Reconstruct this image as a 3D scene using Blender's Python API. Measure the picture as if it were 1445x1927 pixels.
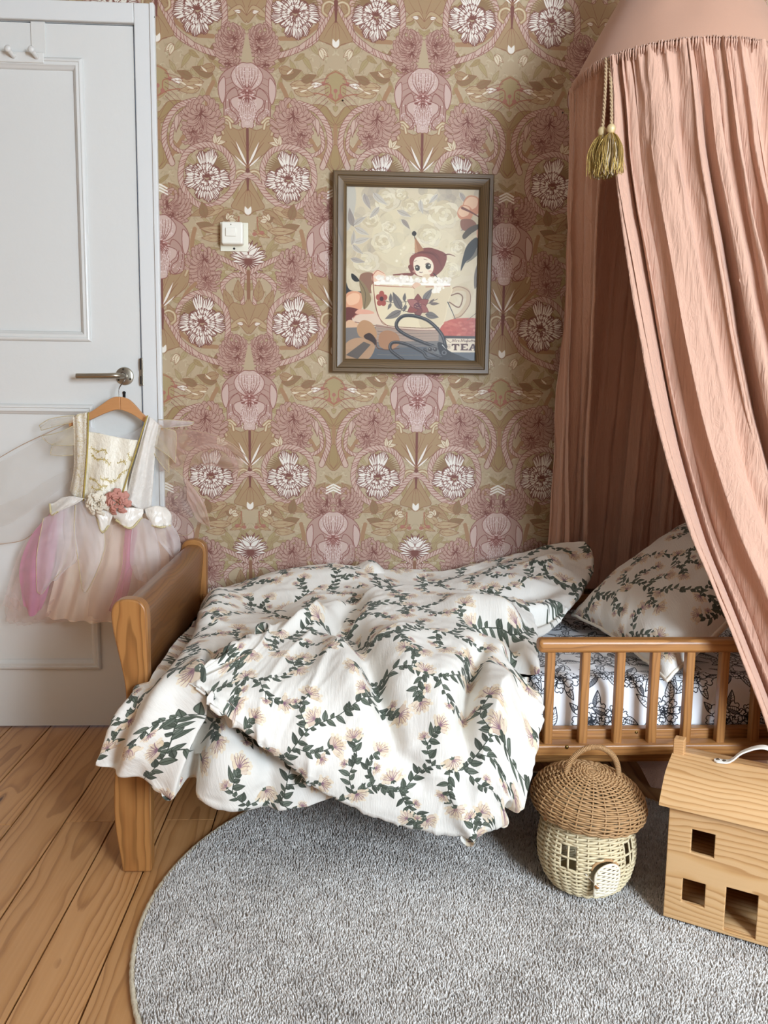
import bpy, math, random
import numpy as np
from mathutils import Vector, Matrix

for o in list(bpy.data.objects): bpy.data.objects.remove(o)
SC = bpy.context.scene; COL = SC.collection
random.seed(1)

# ------------------------------------------------------------------ camera
# metres; X right, Y towards the papered wall (wall face at Y = 0), Z up, floor at Z = 0
FPX, CX, CY = 1580.0, 722.5, 963.5
PITCH, YAW, ROLL = (math.radians(a) for a in (7.345, 2.9, 0.755))
CAM = np.array([0.0, -2.4924, 0.987])
_cp, _sp, _cw, _sw = math.cos(PITCH), math.sin(PITCH), math.cos(YAW), math.sin(YAW)
FW = np.array([_sw * _cp, _cw * _cp, -_sp]); _R = np.array([_cw, -_sw, 0.0]); _U = np.cross(_R, FW)
RT = math.cos(ROLL) * _R + math.sin(ROLL) * _U; UP = -math.sin(ROLL) * _R + math.cos(ROLL) * _U
cam = bpy.data.cameras.new('camera'); cam_ob = bpy.data.objects.new('camera', cam); COL.objects.link(cam_ob)
cam.sensor_fit = 'VERTICAL'; cam.sensor_height = 36.0; cam.lens = FPX / 1927.0 * 36.0
cam_ob.matrix_world = Matrix(((RT[0], UP[0], -FW[0], CAM[0]), (RT[1], UP[1], -FW[1], CAM[1]), (RT[2], UP[2], -FW[2], CAM[2]), (0, 0, 0, 1)))
cam.clip_start = 0.05; SC.camera = cam_ob

# ------------------------------------------------------------------ sky, sun, window daylight, exposure
wd = bpy.data.worlds.new('sky'); SC.world = wd; wd.use_nodes = True
wd.node_tree.nodes['Background'].inputs[0].default_value = (0.50, 0.66, 0.95, 1)
wd.node_tree.nodes['Background'].inputs[1].default_value = 1.2
sun = bpy.data.lights.new('sun', 'SUN'); sun.energy = 9.5; sun.angle = math.radians(.6); sun.color = (1.0, .90, .76)
sun_ob = bpy.data.objects.new('sun', sun); COL.objects.link(sun_ob)
sun_ob.rotation_euler = Vector((-3.05, 2.70, -1.50)).to_track_quat('-Z', 'Y').to_euler()
WIN = (1.15, 2.08, 0.90, 2.12, -3.80)                      # window behind the camera, to the right: x0, x1, z0, z1, Y
def daylight(name, loc, rot, sx, sy, e, c):
    l = bpy.data.lights.new(name, 'AREA'); l.shape = 'RECTANGLE'; l.size, l.size_y, l.energy, l.color = sx, sy, e, c
    o = bpy.data.objects.new(name, l); COL.objects.link(o); o.location = loc; o.rotation_euler = rot
daylight('window_daylight', ((WIN[0] + WIN[1]) / 2, WIN[4] - .02, (WIN[2] + WIN[3]) / 2), (math.radians(90), 0, 0), WIN[1] - WIN[0], WIN[3] - WIN[2], 112.0, (.74, .87, 1.0))
SC.view_settings.view_transform = 'Standard'; SC.view_settings.look = 'None'; SC.view_settings.gamma = 1.0
SC.view_settings.use_curve_mapping = False; SC.view_settings.exposure = 0.68
SC.cycles.max_bounces = 10; SC.cycles.diffuse_bounces = 5; SC.cycles.transparent_max_bounces = 24

def at(px, py, Y):
    """world point seen at photo pixel (px, py) on the vertical plane Y"""
    d = (px - CX) / FPX * RT - (py - CY) / FPX * UP + FW
    return CAM + d * ((Y - CAM[1]) / d[1])
def atz(px, py, Z):
    d = (px - CX) / FPX * RT - (py - CY) / FPX * UP + FW
    return CAM + d * ((Z - CAM[2]) / d[2])

# ------------------------------------------------------------------ printed patterns (flat print, drawn in code)
class Canvas:
    """tiny anti-aliased drawing surface; rows run bottom-up, coordinates are the caller's own units"""
    def __init__(s, w, h, k, origin, bg, ss=2):
        s.w, s.h, s.ss = w, h, ss
        s.k = np.array(k, float) * ss; s.o = np.array(origin, float)
        s.a = np.empty((h * ss, w * ss, 3), np.float32); s.a[:] = hexc(bg)
    def poly(s, pts, col, a=1.0):
        P = (np.asarray(pts, float) - s.o) * s.k
        x0, y0 = np.floor(P.min(0)).astype(int); x1, y1 = np.ceil(P.max(0)).astype(int) + 1
        x0, y0 = max(x0, 0), max(y0, 0); x1, y1 = min(x1, s.w * s.ss), min(y1, s.h * s.ss)
        if x1 <= x0 or y1 <= y0: return
        xx = np.arange(x0, x1) + .5; yy = np.arange(y0, y1) + .5
        ins = np.zeros((len(yy), len(xx)), bool); Q = np.roll(P, -1, 0)
        for (ax, ay), (bx, by) in zip(P, Q):
            if ay == by: continue
            r = (ay > yy) != (by > yy)
            if not r.any(): continue
            xc = ax + (yy[r] - ay) * (bx - ax) / (by - ay)
            ins[r] ^= xx[None, :] < xc[:, None]
        v = s.a[y0:y1, x0:x1]; c = hexc(col)
        v[ins] = c if a >= 1 else v[ins] * (1 - a) + c * a
    def line(s, pts, w, col, w1=None, a=1.0):
        """stroke of width w (tapering to w1) along pts"""
        P = (np.asarray(pts, float) - s.o) * s.k; n = len(P); kk = abs(s.k).mean() / 2
        w1 = w if w1 is None else w1
        c = hexc(col)
        lo = np.maximum(np.floor(P.min(0) - max(w, w1) * kk - 1).astype(int), 0)
        hi = np.minimum(np.ceil(P.max(0) + max(w, w1) * kk + 1).astype(int), (s.w * s.ss, s.h * s.ss))
        if hi[0] <= lo[0] or hi[1] <= lo[1]: return
        M = np.zeros((hi[1] - lo[1], hi[0] - lo[0]), bool)
        for i in range(n - 1):
            A, B = P[i], P[i + 1]; ra = (w + (w1 - w) * i / (n - 1)) * kk; rb = (w + (w1 - w) * (i + 1) / (n - 1)) * kk
            R = max(ra, rb, .6)
            x0 = max(int(min(A[0], B[0]) - R - 1), lo[0]); x1 = min(int(max(A[0], B[0]) + R + 2), hi[0])
            y0 = max(int(min(A[1], B[1]) - R - 1), lo[1]); y1 = min(int(max(A[1], B[1]) + R + 2), hi[1])
            if x1 <= x0 or y1 <= y0: continue
            X = np.arange(x0, x1)[None, :] + .5 - A[0]; Y = np.arange(y0, y1)[:, None] + .5 - A[1]
            d = B - A; L = d @ d + 1e-9; t = np.clip((X * d[0] + Y * d[1]) / L, 0, 1)
            D2 = (X - t * d[0]) ** 2 + (Y - t * d[1]) ** 2; rr = np.maximum(ra + (rb - ra) * t, .5)
            M[y0 - lo[1]:y1 - lo[1], x0 - lo[0]:x1 - lo[0]] |= D2 < rr * rr
        v = s.a[lo[1]:hi[1], lo[0]:hi[0]]
        v[M] = c if a >= 1 else v[M] * (1 - a) + c * a
    def ell(s, cx, cy, rx, ry, col, ang=0., a=1., n=24):
        t = np.linspace(0, 2 * math.pi, n, endpoint=False); c, q = math.cos(ang), math.sin(ang)
        x, y = rx * np.cos(t), ry * np.sin(t)
        s.poly(np.c_[cx + c * x - q * y, cy + q * x + c * y], col, a)
    def arr(s):
        return s.a.reshape(s.h, s.ss, s.w, s.ss, 3).mean((1, 3))

def hexc(c):
    if isinstance(c, str):
        return np.array([int(c[i:i + 2], 16) for i in (0, 2, 4)], np.float32) / 255
    return np.asarray(c, np.float32)

def cr(pts, n=8, closed=False):
    """Catmull-Rom curve through pts"""
    P = np.asarray(pts, float)
    if closed: P = np.vstack([P[-1:], P, P[:2]])
    else: P = np.vstack([2 * P[0] - P[1], P, 2 * P[-1] - P[-2]])
    t = np.linspace(0, 1, n, endpoint=False)[:, None]; out = []
    for i in range(len(P) - 3):
        a, b, c, d = P[i:i + 4]
        out.append(.5 * (2 * b + (c - a) * t + (2 * a - 5 * b + 4 * c - d) * t * t + (3 * b - a - 3 * c + d) * t ** 3))
    out = np.vstack(out)
    return out if closed else np.vstack([out, P[-2]])

def leaf_shape(x, y, ang, L, W, bend=0., n=9):
    t = np.linspace(0, 1, n); w = W * np.sin(math.pi * t ** .8) ** .9 * (1 - .25 * t)
    cx = L * t; cy = bend * L * t * t
    up = np.c_[cx, cy + w]; dn = np.c_[cx, cy - w][::-1]; mid = np.c_[cx, cy]
    c, q = math.cos(ang), math.sin(ang); R = np.array([[c, q], [-q, c]])
    f = lambda P: P @ R + (x, y)
    return f(np.vstack([up, dn])), f(mid)

def leaf(c, x, y, ang, L, W, fill, edge, bend=0., ew=.0012, vein=True, lite=None, nv=0):
    P, M = leaf_shape(x, y, ang, L, W, bend)
    c.poly(P, fill)
    if lite: 
        h = len(M); c.poly(np.vstack([P[:h], M[::-1]]), lite)
    if ew: c.line(np.vstack([P, P[:1]]), ew, edge)
    if vein: c.line(M, ew, edge, ew * .4)
    for i in range(nv):
        k = 1 + i * (len(M) - 2) // max(nv, 1)
        for sgn in (1, -1):
            e = P[min(k + 2, len(M) - 1)] if sgn > 0 else P[len(P) - 1 - min(k + 2, len(M) - 1)]
            c.line([M[k], M[k] * .25 + e * .75], ew * .7, edge, ew * .3)

# ---- wallpaper
KH, KHD, KHL, BRN, MAR, MAU, MAUL, CRM = 'a68458', '8e6c43', 'b6986b', '8f5d3c', '7a4234', 'b58d79', 'c5a490', 'e9dfd0'
def peony(c, cx, cy, r, seed, flip=1):
    R = random.Random(seed)
    for k in range(9):                                   # brown back leaves on one side
        a = math.radians(20 + k * 7); x, y = cx + flip * r * .35 * math.cos(a), cy + r * .4 * math.sin(a)
        e = (cx + flip * r * 1.12 * math.cos(a * .9), cy + r * (.95) * math.sin(a * 1.05))
        c.line(cr([(x, y), ((x + e[0]) / 2, (y + e[1]) / 2 + r * .08), e], 4), r * .14, KHD, r * .03)
    spec = [(80, 1.22, .44), (108, 1.14, .40), (140, .74, .40), (166, 1.0, .44), (192, 1.04, .44), (220, .78, .40), (246, 1.0, .36), (272, 1.06, .38),
            (296, 1.0, .38), (322, .84, .40), (346, 1.06, .42), (10, .96, .40), (36, .62, .36)]
    def petal(a, L, W, teeth, col=CRM, str_=6):
        A = math.radians(a); d = np.array([flip * math.cos(A), math.sin(A)]); n = np.array([-d[1], d[0]])
        o = np.array([cx, cy]) + d * r * .10; P = [o]
        side1 = [o + d * L * r * t + n * W * r * math.sin(t * 1.75) * .62 for t in (.3, .55, .78)]
        side2 = [o + d * L * r * t - n * W * r * math.sin(t * 1.75) * .62 for t in (.78, .55, .3)]
        tip = []
        for i in range(teeth * 2 + 1):
            q = i / (teeth * 2); w = (1 - 2 * q) * W * r * .55
            rr = L * r * (1.0 - .16 * (2 * q - 1) ** 2) * (1 if i % 2 else .93)
            tip.append(o + d * (rr - .1 * r) + n * w)
        P += side1 + tip + side2
        c.poly(P, col); c.line(np.vstack([P, P[:1]]), r * .018, MAR)
        for i in range(str_):
            q = (i + .5) / str_ * 2 - 1 + R.uniform(-.06, .06); w = q * W * r * .5
            t0 = o + d * L * r * (.86 - .1 * q * q) + n * w; t1 = o + d * L * r * R.uniform(.38, .6) + n * w * .55
            m = (t0 + t1) / 2 + n * R.uniform(-.02, .05) * r
            c.line(cr([t0, m, t1], 3), r * .042, MAR, r * .007)
        for i in range(2):
            w = R.uniform(-.6, .6) * W * r * .5
            c.line([o + d * L * r * .1 + n * w * .3, o + d * L * r * R.uniform(.25, .42) + n * w * .8], r * .036, MAR, r * .008)
    order = list(range(len(spec))); R.shuffle(order)
    for i in order: petal(spec[i][0] + R.uniform(-6, 6), spec[i][1], spec[i][2], 5)
    for k in range(9): petal(k * 40 + R.uniform(-12, 12), .60, .34, 3, CRM, 3)
    for k in range(6): petal(k * 60 + R.uniform(-12, 12), .36, .28, 2, CRM, 2)
    c.ell(cx, cy + r * .05, r * .12, r * .08, MAR)
    for k in range(9):
        a = R.uniform(0, 6.3); q = R.uniform(.1, .34) * r
        c.line([(cx + q * math.cos(a), cy + q * math.sin(a)), (cx + q * 1.5 * math.cos(a + .4), cy + q * 1.5 * math.sin(a + .4))], r * .05, MAR, r * .01)

def shaggy(c, cx, cy, rx, ry, seed, n=46, core=(0, .25), col=MAU, edge=MAR, a0=0, a1=360):
    """flower of many curled ribbon petals"""
    R = random.Random(seed); kx, ky = cx + core[0] * rx, cy + core[1] * ry
    items = []
    n = int(n * 1.35)
    for i in range(n):
        a = math.radians(a0 + (a1 - a0) * (i + R.random()) / n); q = 1.0 if i % 3 else .68
        items.append((q * R.uniform(.86, 1.04), a, R.uniform(.2, .6) * (1 if math.cos(a) > 0 else -1)))
    items.sort(key=lambda t: -t[0])
    for q, a, b in items:
        e = np.array([cx + q * rx * math.cos(a), cy + q * ry * math.sin(a)]); o = np.array([kx, ky])
        d = e - o; n_ = np.array([-d[1], d[0]])
        m1 = o + d * .45 - n_ * b * .5; m2 = o + d * .8 - n_ * b * .45
        e2 = e + n_ * b * .12
        p = cr([o, m1, m2, e2], 4); w = .0112 * (rx + ry) / .13
        c.line(p, w * .5 + .0020, edge, w + .0016); c.line(p, w * .5, col, w * .95)
        c.line(p[3:8], .0024, '8c5446', .0006)
    for i in range(9):
        a = R.uniform(0, 6.3); c.line([(kx, ky), (kx + .3 * rx * math.cos(a), ky + .3 * ry * math.sin(a))], .0035, edge, .001)

def rope(c, pts, w, col=MAUL, edge=MAR, step=.011):
    P = cr(pts, 10)
    c.line(P, w + .0024, edge); c.line(P, w, col)
    L = np.r_[0, np.cumsum(np.linalg.norm(np.diff(P, axis=0), axis=1))]
    for s_ in np.arange(0, L[-1] - step, step):
        i = np.searchsorted(L, s_); i = min(max(i, 1), len(P) - 2); d = P[i + 1] - P[i - 1]; d /= np.linalg.norm(d) + 1e-9; n = np.array([-d[1], d[0]])
        c.line([P[i] - n * w * .48 - d * w * .5, P[i], P[i] + n * w * .48 + d * w * .5], .0012, '96594c', .0022)

def poppy(c, cx, cy, seed):
    R = random.Random(seed); ED = '86483c'
    P1, P2 = 'b28b7a', 'c7a798'
    def pet(pts, col):
        P = cr(pts, 5, True); c.poly(P + (cx, cy), col); c.line(np.vstack([P, P[:1]]) + (cx, cy), .0018, ED)
    def speck(x0, x1, y0, y1, n):
        for _ in range(n):
            x, y = R.uniform(x0, x1), R.uniform(y0, y1); c.ell(cx + x, cy + y, .0011, .0016, 'dcc3ba', 0, 1, 6)
    pet([(.02, .06), (.05, .062), (.076, .035), (.078, .0), (.066, -.03), (.064, -.065), (.05, -.082), (.02, -.07)], P1)
    for k in range(6): c.line(cr([(.02, .045 - k * .012), (.045, .04 - k * .016), (.07 - .002 * k, .03 - k * .019)], 4), .0015, ED, .0006)
    pet([(.062, .04), (.079, .02), (.078, -.01), (.068, -.03), (.06, -.005)], P2)
    pet([(.03, .01), (.055, -.005), (.06, -.035), (.052, -.07), (.036, -.082), (.02, -.05)], P1)
    speck(.02, .06, -.075, -.02, 60)
    pet([(0, .078), (.016, .078), (.034, .064), (.044, .045), (.036, .022), (.012, .006), (0, .004), (-.012, .006), (-.036, .022), (-.044, .045), (-.034, .064), (-.016, .078)], P2)
    for x in (.006, .013, .021, .029): c.line(cr([(cx + x * .4, cy + .012), (cx + x, cy + .04), (cx + x * 1.05, cy + .066)], 4), .0022, ED, .0008)
    pet([(0, -.005), (.02, -.008), (.044, -.018), (.042, -.036), (.028, -.05), (.018, -.075), (.016, -.092), (0, -.098), (-.016, -.092), (-.018, -.075), (-.028, -.05), (-.042, -.036), (-.044, -.018), (-.02, -.008)], P2)
    for x in (.0, .006, .012, .019, .027): c.line([(cx + x * .5, cy - .014), (cx + x * .9, cy - .045), (cx + x * .7, cy - .075)], .0016, ED, .0006)
    speck(0, .026, -.088, -.02, 90); speck(0, .036, .02, .07, 60)
    c.line(cr([(cx + .05, cy - .02), (cx + .046, cy - .045), (cx + .03, cy - .06), (cx + .024, cy - .088)], 5), .003, ED, .0015)
    c.ell(cx, cy - .003, .019, .016, 'ab7468')
    for _ in range(120):
        a, q = R.uniform(0, 6.3), R.uniform(.003, .021); x, y = q * math.cos(a), q * .85 * math.sin(a) - .003
        c.line([(cx + x, cy + y), (cx + x * 1.25 + .002, cy + y * 1.25)], .002, ED if R.random() < .75 else 'd8bdb0')

def draw_wallpaper():
    W, H = .2465, .845
    pw, ph = 340, 1166
    c = Canvas(pw, ph, (pw / W, ph / H), (0, -.485), 'b69e79')
    R = random.Random(5)
    for _ in range(900):                                       # faint scribbled ground
        x, y, a = R.uniform(0, W), R.uniform(-.5, .37), R.uniform(0, 3.14)
        c.line(cr([(x, y), (x + .008 * math.cos(a), y + .008 * math.sin(a)), (x + .014 * math.cos(a + .5), y + .014 * math.sin(a + .5))], 3), .003, R.choice(['a7916a', 'aa956f', 'c0ad88']), .0008)
    for _ in range(150):                                       # soft leaf sprays printed tone on tone
        x, y, a = R.uniform(0, W), R.uniform(-.5, .37), R.uniform(0, 6.3)
        leaf(c, x, y, a, R.uniform(.03, .055), R.uniform(.006, .011), R.choice(['a9935f', 'a58c5c', 'ad9868', 'a48a56']), '94724a', R.uniform(-.3, .3), .0009, True, None, R.choice([0, 2, 3]))
    z = lambda X, Y: ((X - 511) / 1917., (688 - Y) / 1917.)
    zz = lambda *p: [z(*q) for q in p]
    def bigleaf(pts, fill=KH, edge=BRN, veins=None, ew=.0016, c=c):
        P = cr(zz(*pts), 6, True); c.poly(P, fill); c.line(np.vstack([P, P[:1]]), ew, edge)
        for v in veins or (): c.line(cr(zz(*v), 5), ew, edge, ew * .4)
    def tulip(c):
        # fan tulip under the poppy
        bigleaf([(511, 880), (560, 880), (640, 850), (660, 880), (650, 950), (590, 1010), (530, 1060), (511, 1075)], KH, BRN,
                [[(511, 1060), (570, 960), (600, 920), (625, 880)], [(511, 1000), (545, 920), (560, 885)], [(511, 1060), (600, 1000), (645, 940)], [(511, 980), (530, 920), (535, 880)]], .0017, c)
        c.line(zz((511, 875), (511, 1120)), .0075, MAR, .006)
        c.line(cr(zz((511, 1070), (560, 990), (600, 940)), 4), .006, BRN, .001)
        leaf(c, *z(515, 1060), math.radians(62), .075, .004, CRM, BRN, .05, .0006, False); leaf(c, *z(516, 1070), math.radians(40), .05, .003, CRM, BRN, .05, .0006, False)
        for pts in ([(600, 870), (610, 835), (640, 830), (655, 860), (640, 900)], [(590, 840), (620, 815), (650, 830)]):
            c.line(cr(zz(*pts), 6), .010, BRN); c.line(cr(zz(*pts), 6), .0075, KHL); c.line(cr(zz(*pts), 6), .003, 'd8c6a2', .001)
        for pts in ([(511, 1105), (545, 1090), (575, 1105), (580, 1140), (560, 1160)],):
            c.line(cr(zz(*pts), 6), .010, BRN); c.line(cr(zz(*pts), 6), .0075, KHL); c.line(cr(zz(*pts), 6), .003, 'd8c6a2', .001)
        bigleaf([(511, 1120), (530, 1150), (575, 1230), (600, 1280), (545, 1300), (511, 1310)], KH, BRN, [[(511, 1120), (511, 1310)], [(511, 1180), (550, 1230), (575, 1275)], [(511, 1170), (530, 1240), (530, 1290)]], c=c)
        c.line(zz((511, 1090), (511, 1190)), .012, MAR, .004)
        leaf(c, *z(511, 1320), math.radians(70), .026, .007, CRM, KHL, 0, .0006, False)
    def element(dv):
        c.o = np.array([0, -.485 - dv])
        # khaki foliage masses beside the rings
        for X, Y, a, L, Wd in ((900, 300, 60, .07, .016), (930, 330, 20, .06, .014), (900, 380, -30, .07, .015), (860, 620, 200, .05, .013), (640, 960, 150, .06, .014), (880, 1010, 50, .06, .014), (900, 1050, 15, .05, .013),
                               (870, 1230, 40, .05, .012), (610, 260, 20, .05, .015), (600, 200, 60, .06, .015), (560, 160, 80, .06, .016), (640, 900, 70, .05, .012)):
            x, y = z(X, Y); leaf(c, x, y, math.radians(a), L, Wd, KH, BRN, .1, .0013, True, None, 3)
        # stems
        for pts in ([(690, 640), (720, 700), (725, 760)], [(1250 - 280, 640), (985, 720)], [(690, 410), (800, 400), (900, 330)], [(830, 1290), (890, 1230), (960, 1180)], [(800, 1400), (815, 1470), (812, 1540)], [(850, 920), (890, 980), (920, 1020)]):
            c.line(cr(zz(*pts), 6), .012, 'a3774d'); 
        # leaf pairs on the axis between the upper rings
        bigleaf([(511, 330), (560, 290), (625, 230), (600, 170), (540, 180), (511, 150)], KH, BRN, [[(511, 300), (560, 250), (600, 190)], [(520, 260), (540, 210), (550, 185)]])
        bigleaf([(511, 300), (545, 270), (580, 300), (625, 310), (585, 265), (540, 250)], KHL, BRN)
        leaf(c, *z(540, 280), math.radians(-15), .02, .006, CRM, BRN, .3)
        # long soft leaf under it and berries at mid axis
        bigleaf([(985, 560), (940, 600), (930, 680), (985, 730), (1040, 680), (1030, 600)], 'a8915f', 'a07a4a')
        for pts in ([(985, 740), (985, 665)], [(985, 720), (960, 690), (955, 640), (920, 630)], [(1000, 560), (940, 590), (920, 635)], [(985, 720), (930, 690), (860, 680), (830, 700)]):
            c.line(cr(zz(*pts), 5), .003, 'a3603f')
        for X, Y in ((985, 665), (958, 690), (918, 630)): c.ell(*z(X, Y), .0062, .0058, 'a9644f')
        bigleaf([(985, 850), (930, 830), (870, 770), (860, 740), (930, 745), (985, 800), (1040, 745)], 'a0824e', BRN, [[(985, 845), (930, 800), (890, 755)], [(985, 845), (945, 830), (880, 780)], [(985, 840), (960, 790), (935, 750)]])
        c.line(cr(zz((985, 850), (985, 960)), 4), .012, 'a3774d')
        bigleaf([(985, 1090), (945, 1060), (935, 1010), (985, 940), (1030, 1010)], 'a0824e', BRN, [[(985, 1085), (960, 1040), (965, 980)], [(985, 1085), (985, 960)], [(985, 1085), (948, 1040), (950, 1000)]])
        # twig with twisted pale buds
        for X, Y, a, L, Wd, f in ((690, 600, 10, .06, .016, KHD), (680, 560, -20, .045, .014, KH), (740, 640, -5, .075, .014, KHL), (800, 620, 15, .045, .012, KHD), (690, 530, 80, .04, .013, KHD), (760, 670, -15, .06, .012, KHL), (850, 640, 0, .035, .009, CRM)):
            x, y = z(X, Y); leaf(c, x, y, math.radians(a), L, Wd, f, BRN, .12, .0014, True, None, 2)
        for X, Y, a in ((745, 655, -10), (790, 675, 5), (830, 660, 20), (720, 590, 30)):
            leaf(c, *z(X, Y), math.radians(a), .026, .0035, 'dccbaa', BRN, .2, .0007, False)
        # ring B
        rope(c, zz((640, 420), (625, 300), (650, 190), (760, 118), (870, 170), (910, 290), (880, 400), (760, 470), (640, 500), (560, 470)), .0145); rope(c, zz((975, 250), (930, 320), (880, 390), (800, 450)), .0125)
        peony(c, *z(768, 280), .068, 11, 1)
        # purple pair above poppy
        shaggy(c, *z(600, 450), .042, .056, 21, 34, (-.3, -.1)); shaggy(c, *z(560, 560), .046, .024, 23, 16, (.5, .3)); shaggy(c, *z(590, 400), .036, .028, 22, 18, (-.2, -.3))
        bigleaf([(511, 400), (525, 440), (540, 545), (511, 548)], 'b69e79', 'b69e79')
        poppy(c, 0, 0, 3)
        tulip(c)
        c.o[1] -= .455; tulip(Flip(c, W)); f = Flip(c, W)
        for a in (200, 230): leaf(f, *z(600, 1330), math.radians(a), .03, .009, 'd9c8a5', BRN, .3, .0012)
        c.o[1] += .455
        # P1 shaggy flower with feather rope
        rope(c, zz((790, 735), (880, 770), (940, 850), (955, 940), (935, 1010), (915, 1060)), .014, MAUL)
        rope(c, zz((860, 800), (905, 870), (915, 960), (860, 1000), (800, 975)), .009, MAUL)
        for k in range(6): leaf(c, *z(790 + 18 * k, 745 + 12 * k), math.radians(-35 - 8 * k), .05, .007, MAUL, MAR, -.15, .0012, False)
        shaggy(c, *z(752, 845), .058, .066, 31, 44, (.05, .35))
        shaggy(c, *z(790, 930), .034, .036, 32, 16, (.2, .5))
        # ring A
        rope(c, zz((520, 1112), (560, 1140), (620, 1220), (720, 1280), (810, 1250), (870, 1140), (840, 1010), (740, 960), (640, 985), (592, 1070), (605, 1160)), .0145)
        peony(c, *z(730, 1128), .066, 12, -1)
        for a in (150, 110, 70): leaf(c, *z(680, 955), math.radians(a), .03, .007, 'd9c8a5', BRN, .3, .0012)
        # rosette leaf scroll
        for k, (X, Y) in enumerate(((560, 1330), (590, 1300), (640, 1285), (690, 1300))):
            leaf(c, *z(X, Y), math.radians(-30 + 10 * k), .07, .014, KH if k % 2 else KHL, BRN, -.25, .0013, True, None, 2)
        for a in (20, 70, 120, 170): leaf(c, *z(615, 1350), math.radians(a), .022, .008, KHD if a < 60 else 'd9c8a5', BRN, .2, .0013)
        for X, Y, a, L, Wd, f in ((690, 1400, 10, .055, .016, KHD), (620, 1400, -5, .08, .012, KHL), (650, 1440, -10, .06, .012, KHL), (740, 1340, 70, .045, .014, KHD), (540, 1400, -30, .05, .008, 'b79a66')):
            x, y = z(X, Y); leaf(c, x, y, math.radians(a), L, Wd, f, BRN, .12, .0014, True, None, 2)
        c.line(cr(zz((560, 1330), (565, 1390), (580, 1420)), 4), .003, 'a3603f'); c.ell(*z(586, 1412), .006, .0055, 'a9644f'); c.ell(*z(545, 1420), .006, .0055, 'a9644f'); c.line(zz((545, 1420), (600, 1418)), .0025, 'a3603f')
        # chevron pair and second poppy on the mid axis
        shaggy(c, *z(905, 1290), .044, .05, 41, 34, (.5, .1)); shaggy(c, *z(940, 1350), .04, .026, 42, 16, (-.3, .4))
        for k in range(3): c.poly(zz((985, 1165 + 16 * k), (985, 1175 + 16 * k), (945 - 3 * k, 1196 + 16 * k), (940, 1188 + 16 * k)), CRM)
        c.poly(zz((985, 1300), (968, 1340), (985, 1345)), 'b69e79')
        # chrysanthemum on the axis
        x0, y0 = z(511, 1545)
        for k in range(11):
            a = math.radians(-70 + k * 16); leaf(c, x0, y0 - .004, a, .052, .008, MAR, MAR, .25 if k < 6 else -.25, .001, False); leaf(c, x0 + .0015, y0 - .004, a, .049, .0055, CRM, MAR, .25 if k < 6 else -.25, .0006, False)
        for k in range(5):
            a = math.radians(90 - k * 16); leaf(c, x0, y0 + .008, a, .034, .008, CRM, MAR, .2, .0012, False)
        # P3 with ropes falling from the chrysanthemum
        rope(c, zz((520, 1625), (560, 1600), (640, 1560), (690, 1540)), .012); rope(c, zz((525, 1650), (590, 1640), (650, 1690), (640, 1750)), .012)
        c.line(zz((511, 1620), (511, 1800)), .010, BRN); rope(c, zz((540, 1640), (548, 1720), (545, 1800), (575, 1880)), .010)
        shaggy(c, *z(760, 1605), .050, .060, 51, 40, (-.1, .4)); shaggy(c, *z(730, 1690), .03, .034, 52, 14, (.2, .5))
        c.line(cr(zz((800, 1690), (850, 1740), (880, 1800)), 4), .010, 'a3774d')
    for dv in (.845, -.845, 0): element(dv)
    # second poppy centred on the mid axis: draw through the mirrored half
    for dv in (.845, -.845, 0):
        c.o = np.array([0, -.485 - dv]); poppy_half = Flip(c, .2465); poppy(poppy_half, 0, (688 - 1480) / 1917., 5)
    a = c.arr()
    return np.concatenate([a, a[:, ::-1]], 1)

class Flip:
    """draws mirrored about x = ax"""
    def __init__(s, c, ax): s.c, s.ax = c, ax
    def f(s, P): P = np.asarray(P, float); return np.c_[s.ax - P[:, 0], P[:, 1]]
    def poly(s, P, *a): s.c.poly(s.f(P), *a)
    def line(s, P, *a): s.c.line(s.f(P), *a)
    def ell(s, cx, cy, rx, ry, col, ang=0, a=1, n=24): s.c.ell(s.ax - cx, cy, rx, ry, col, -ang, a, n)

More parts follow.
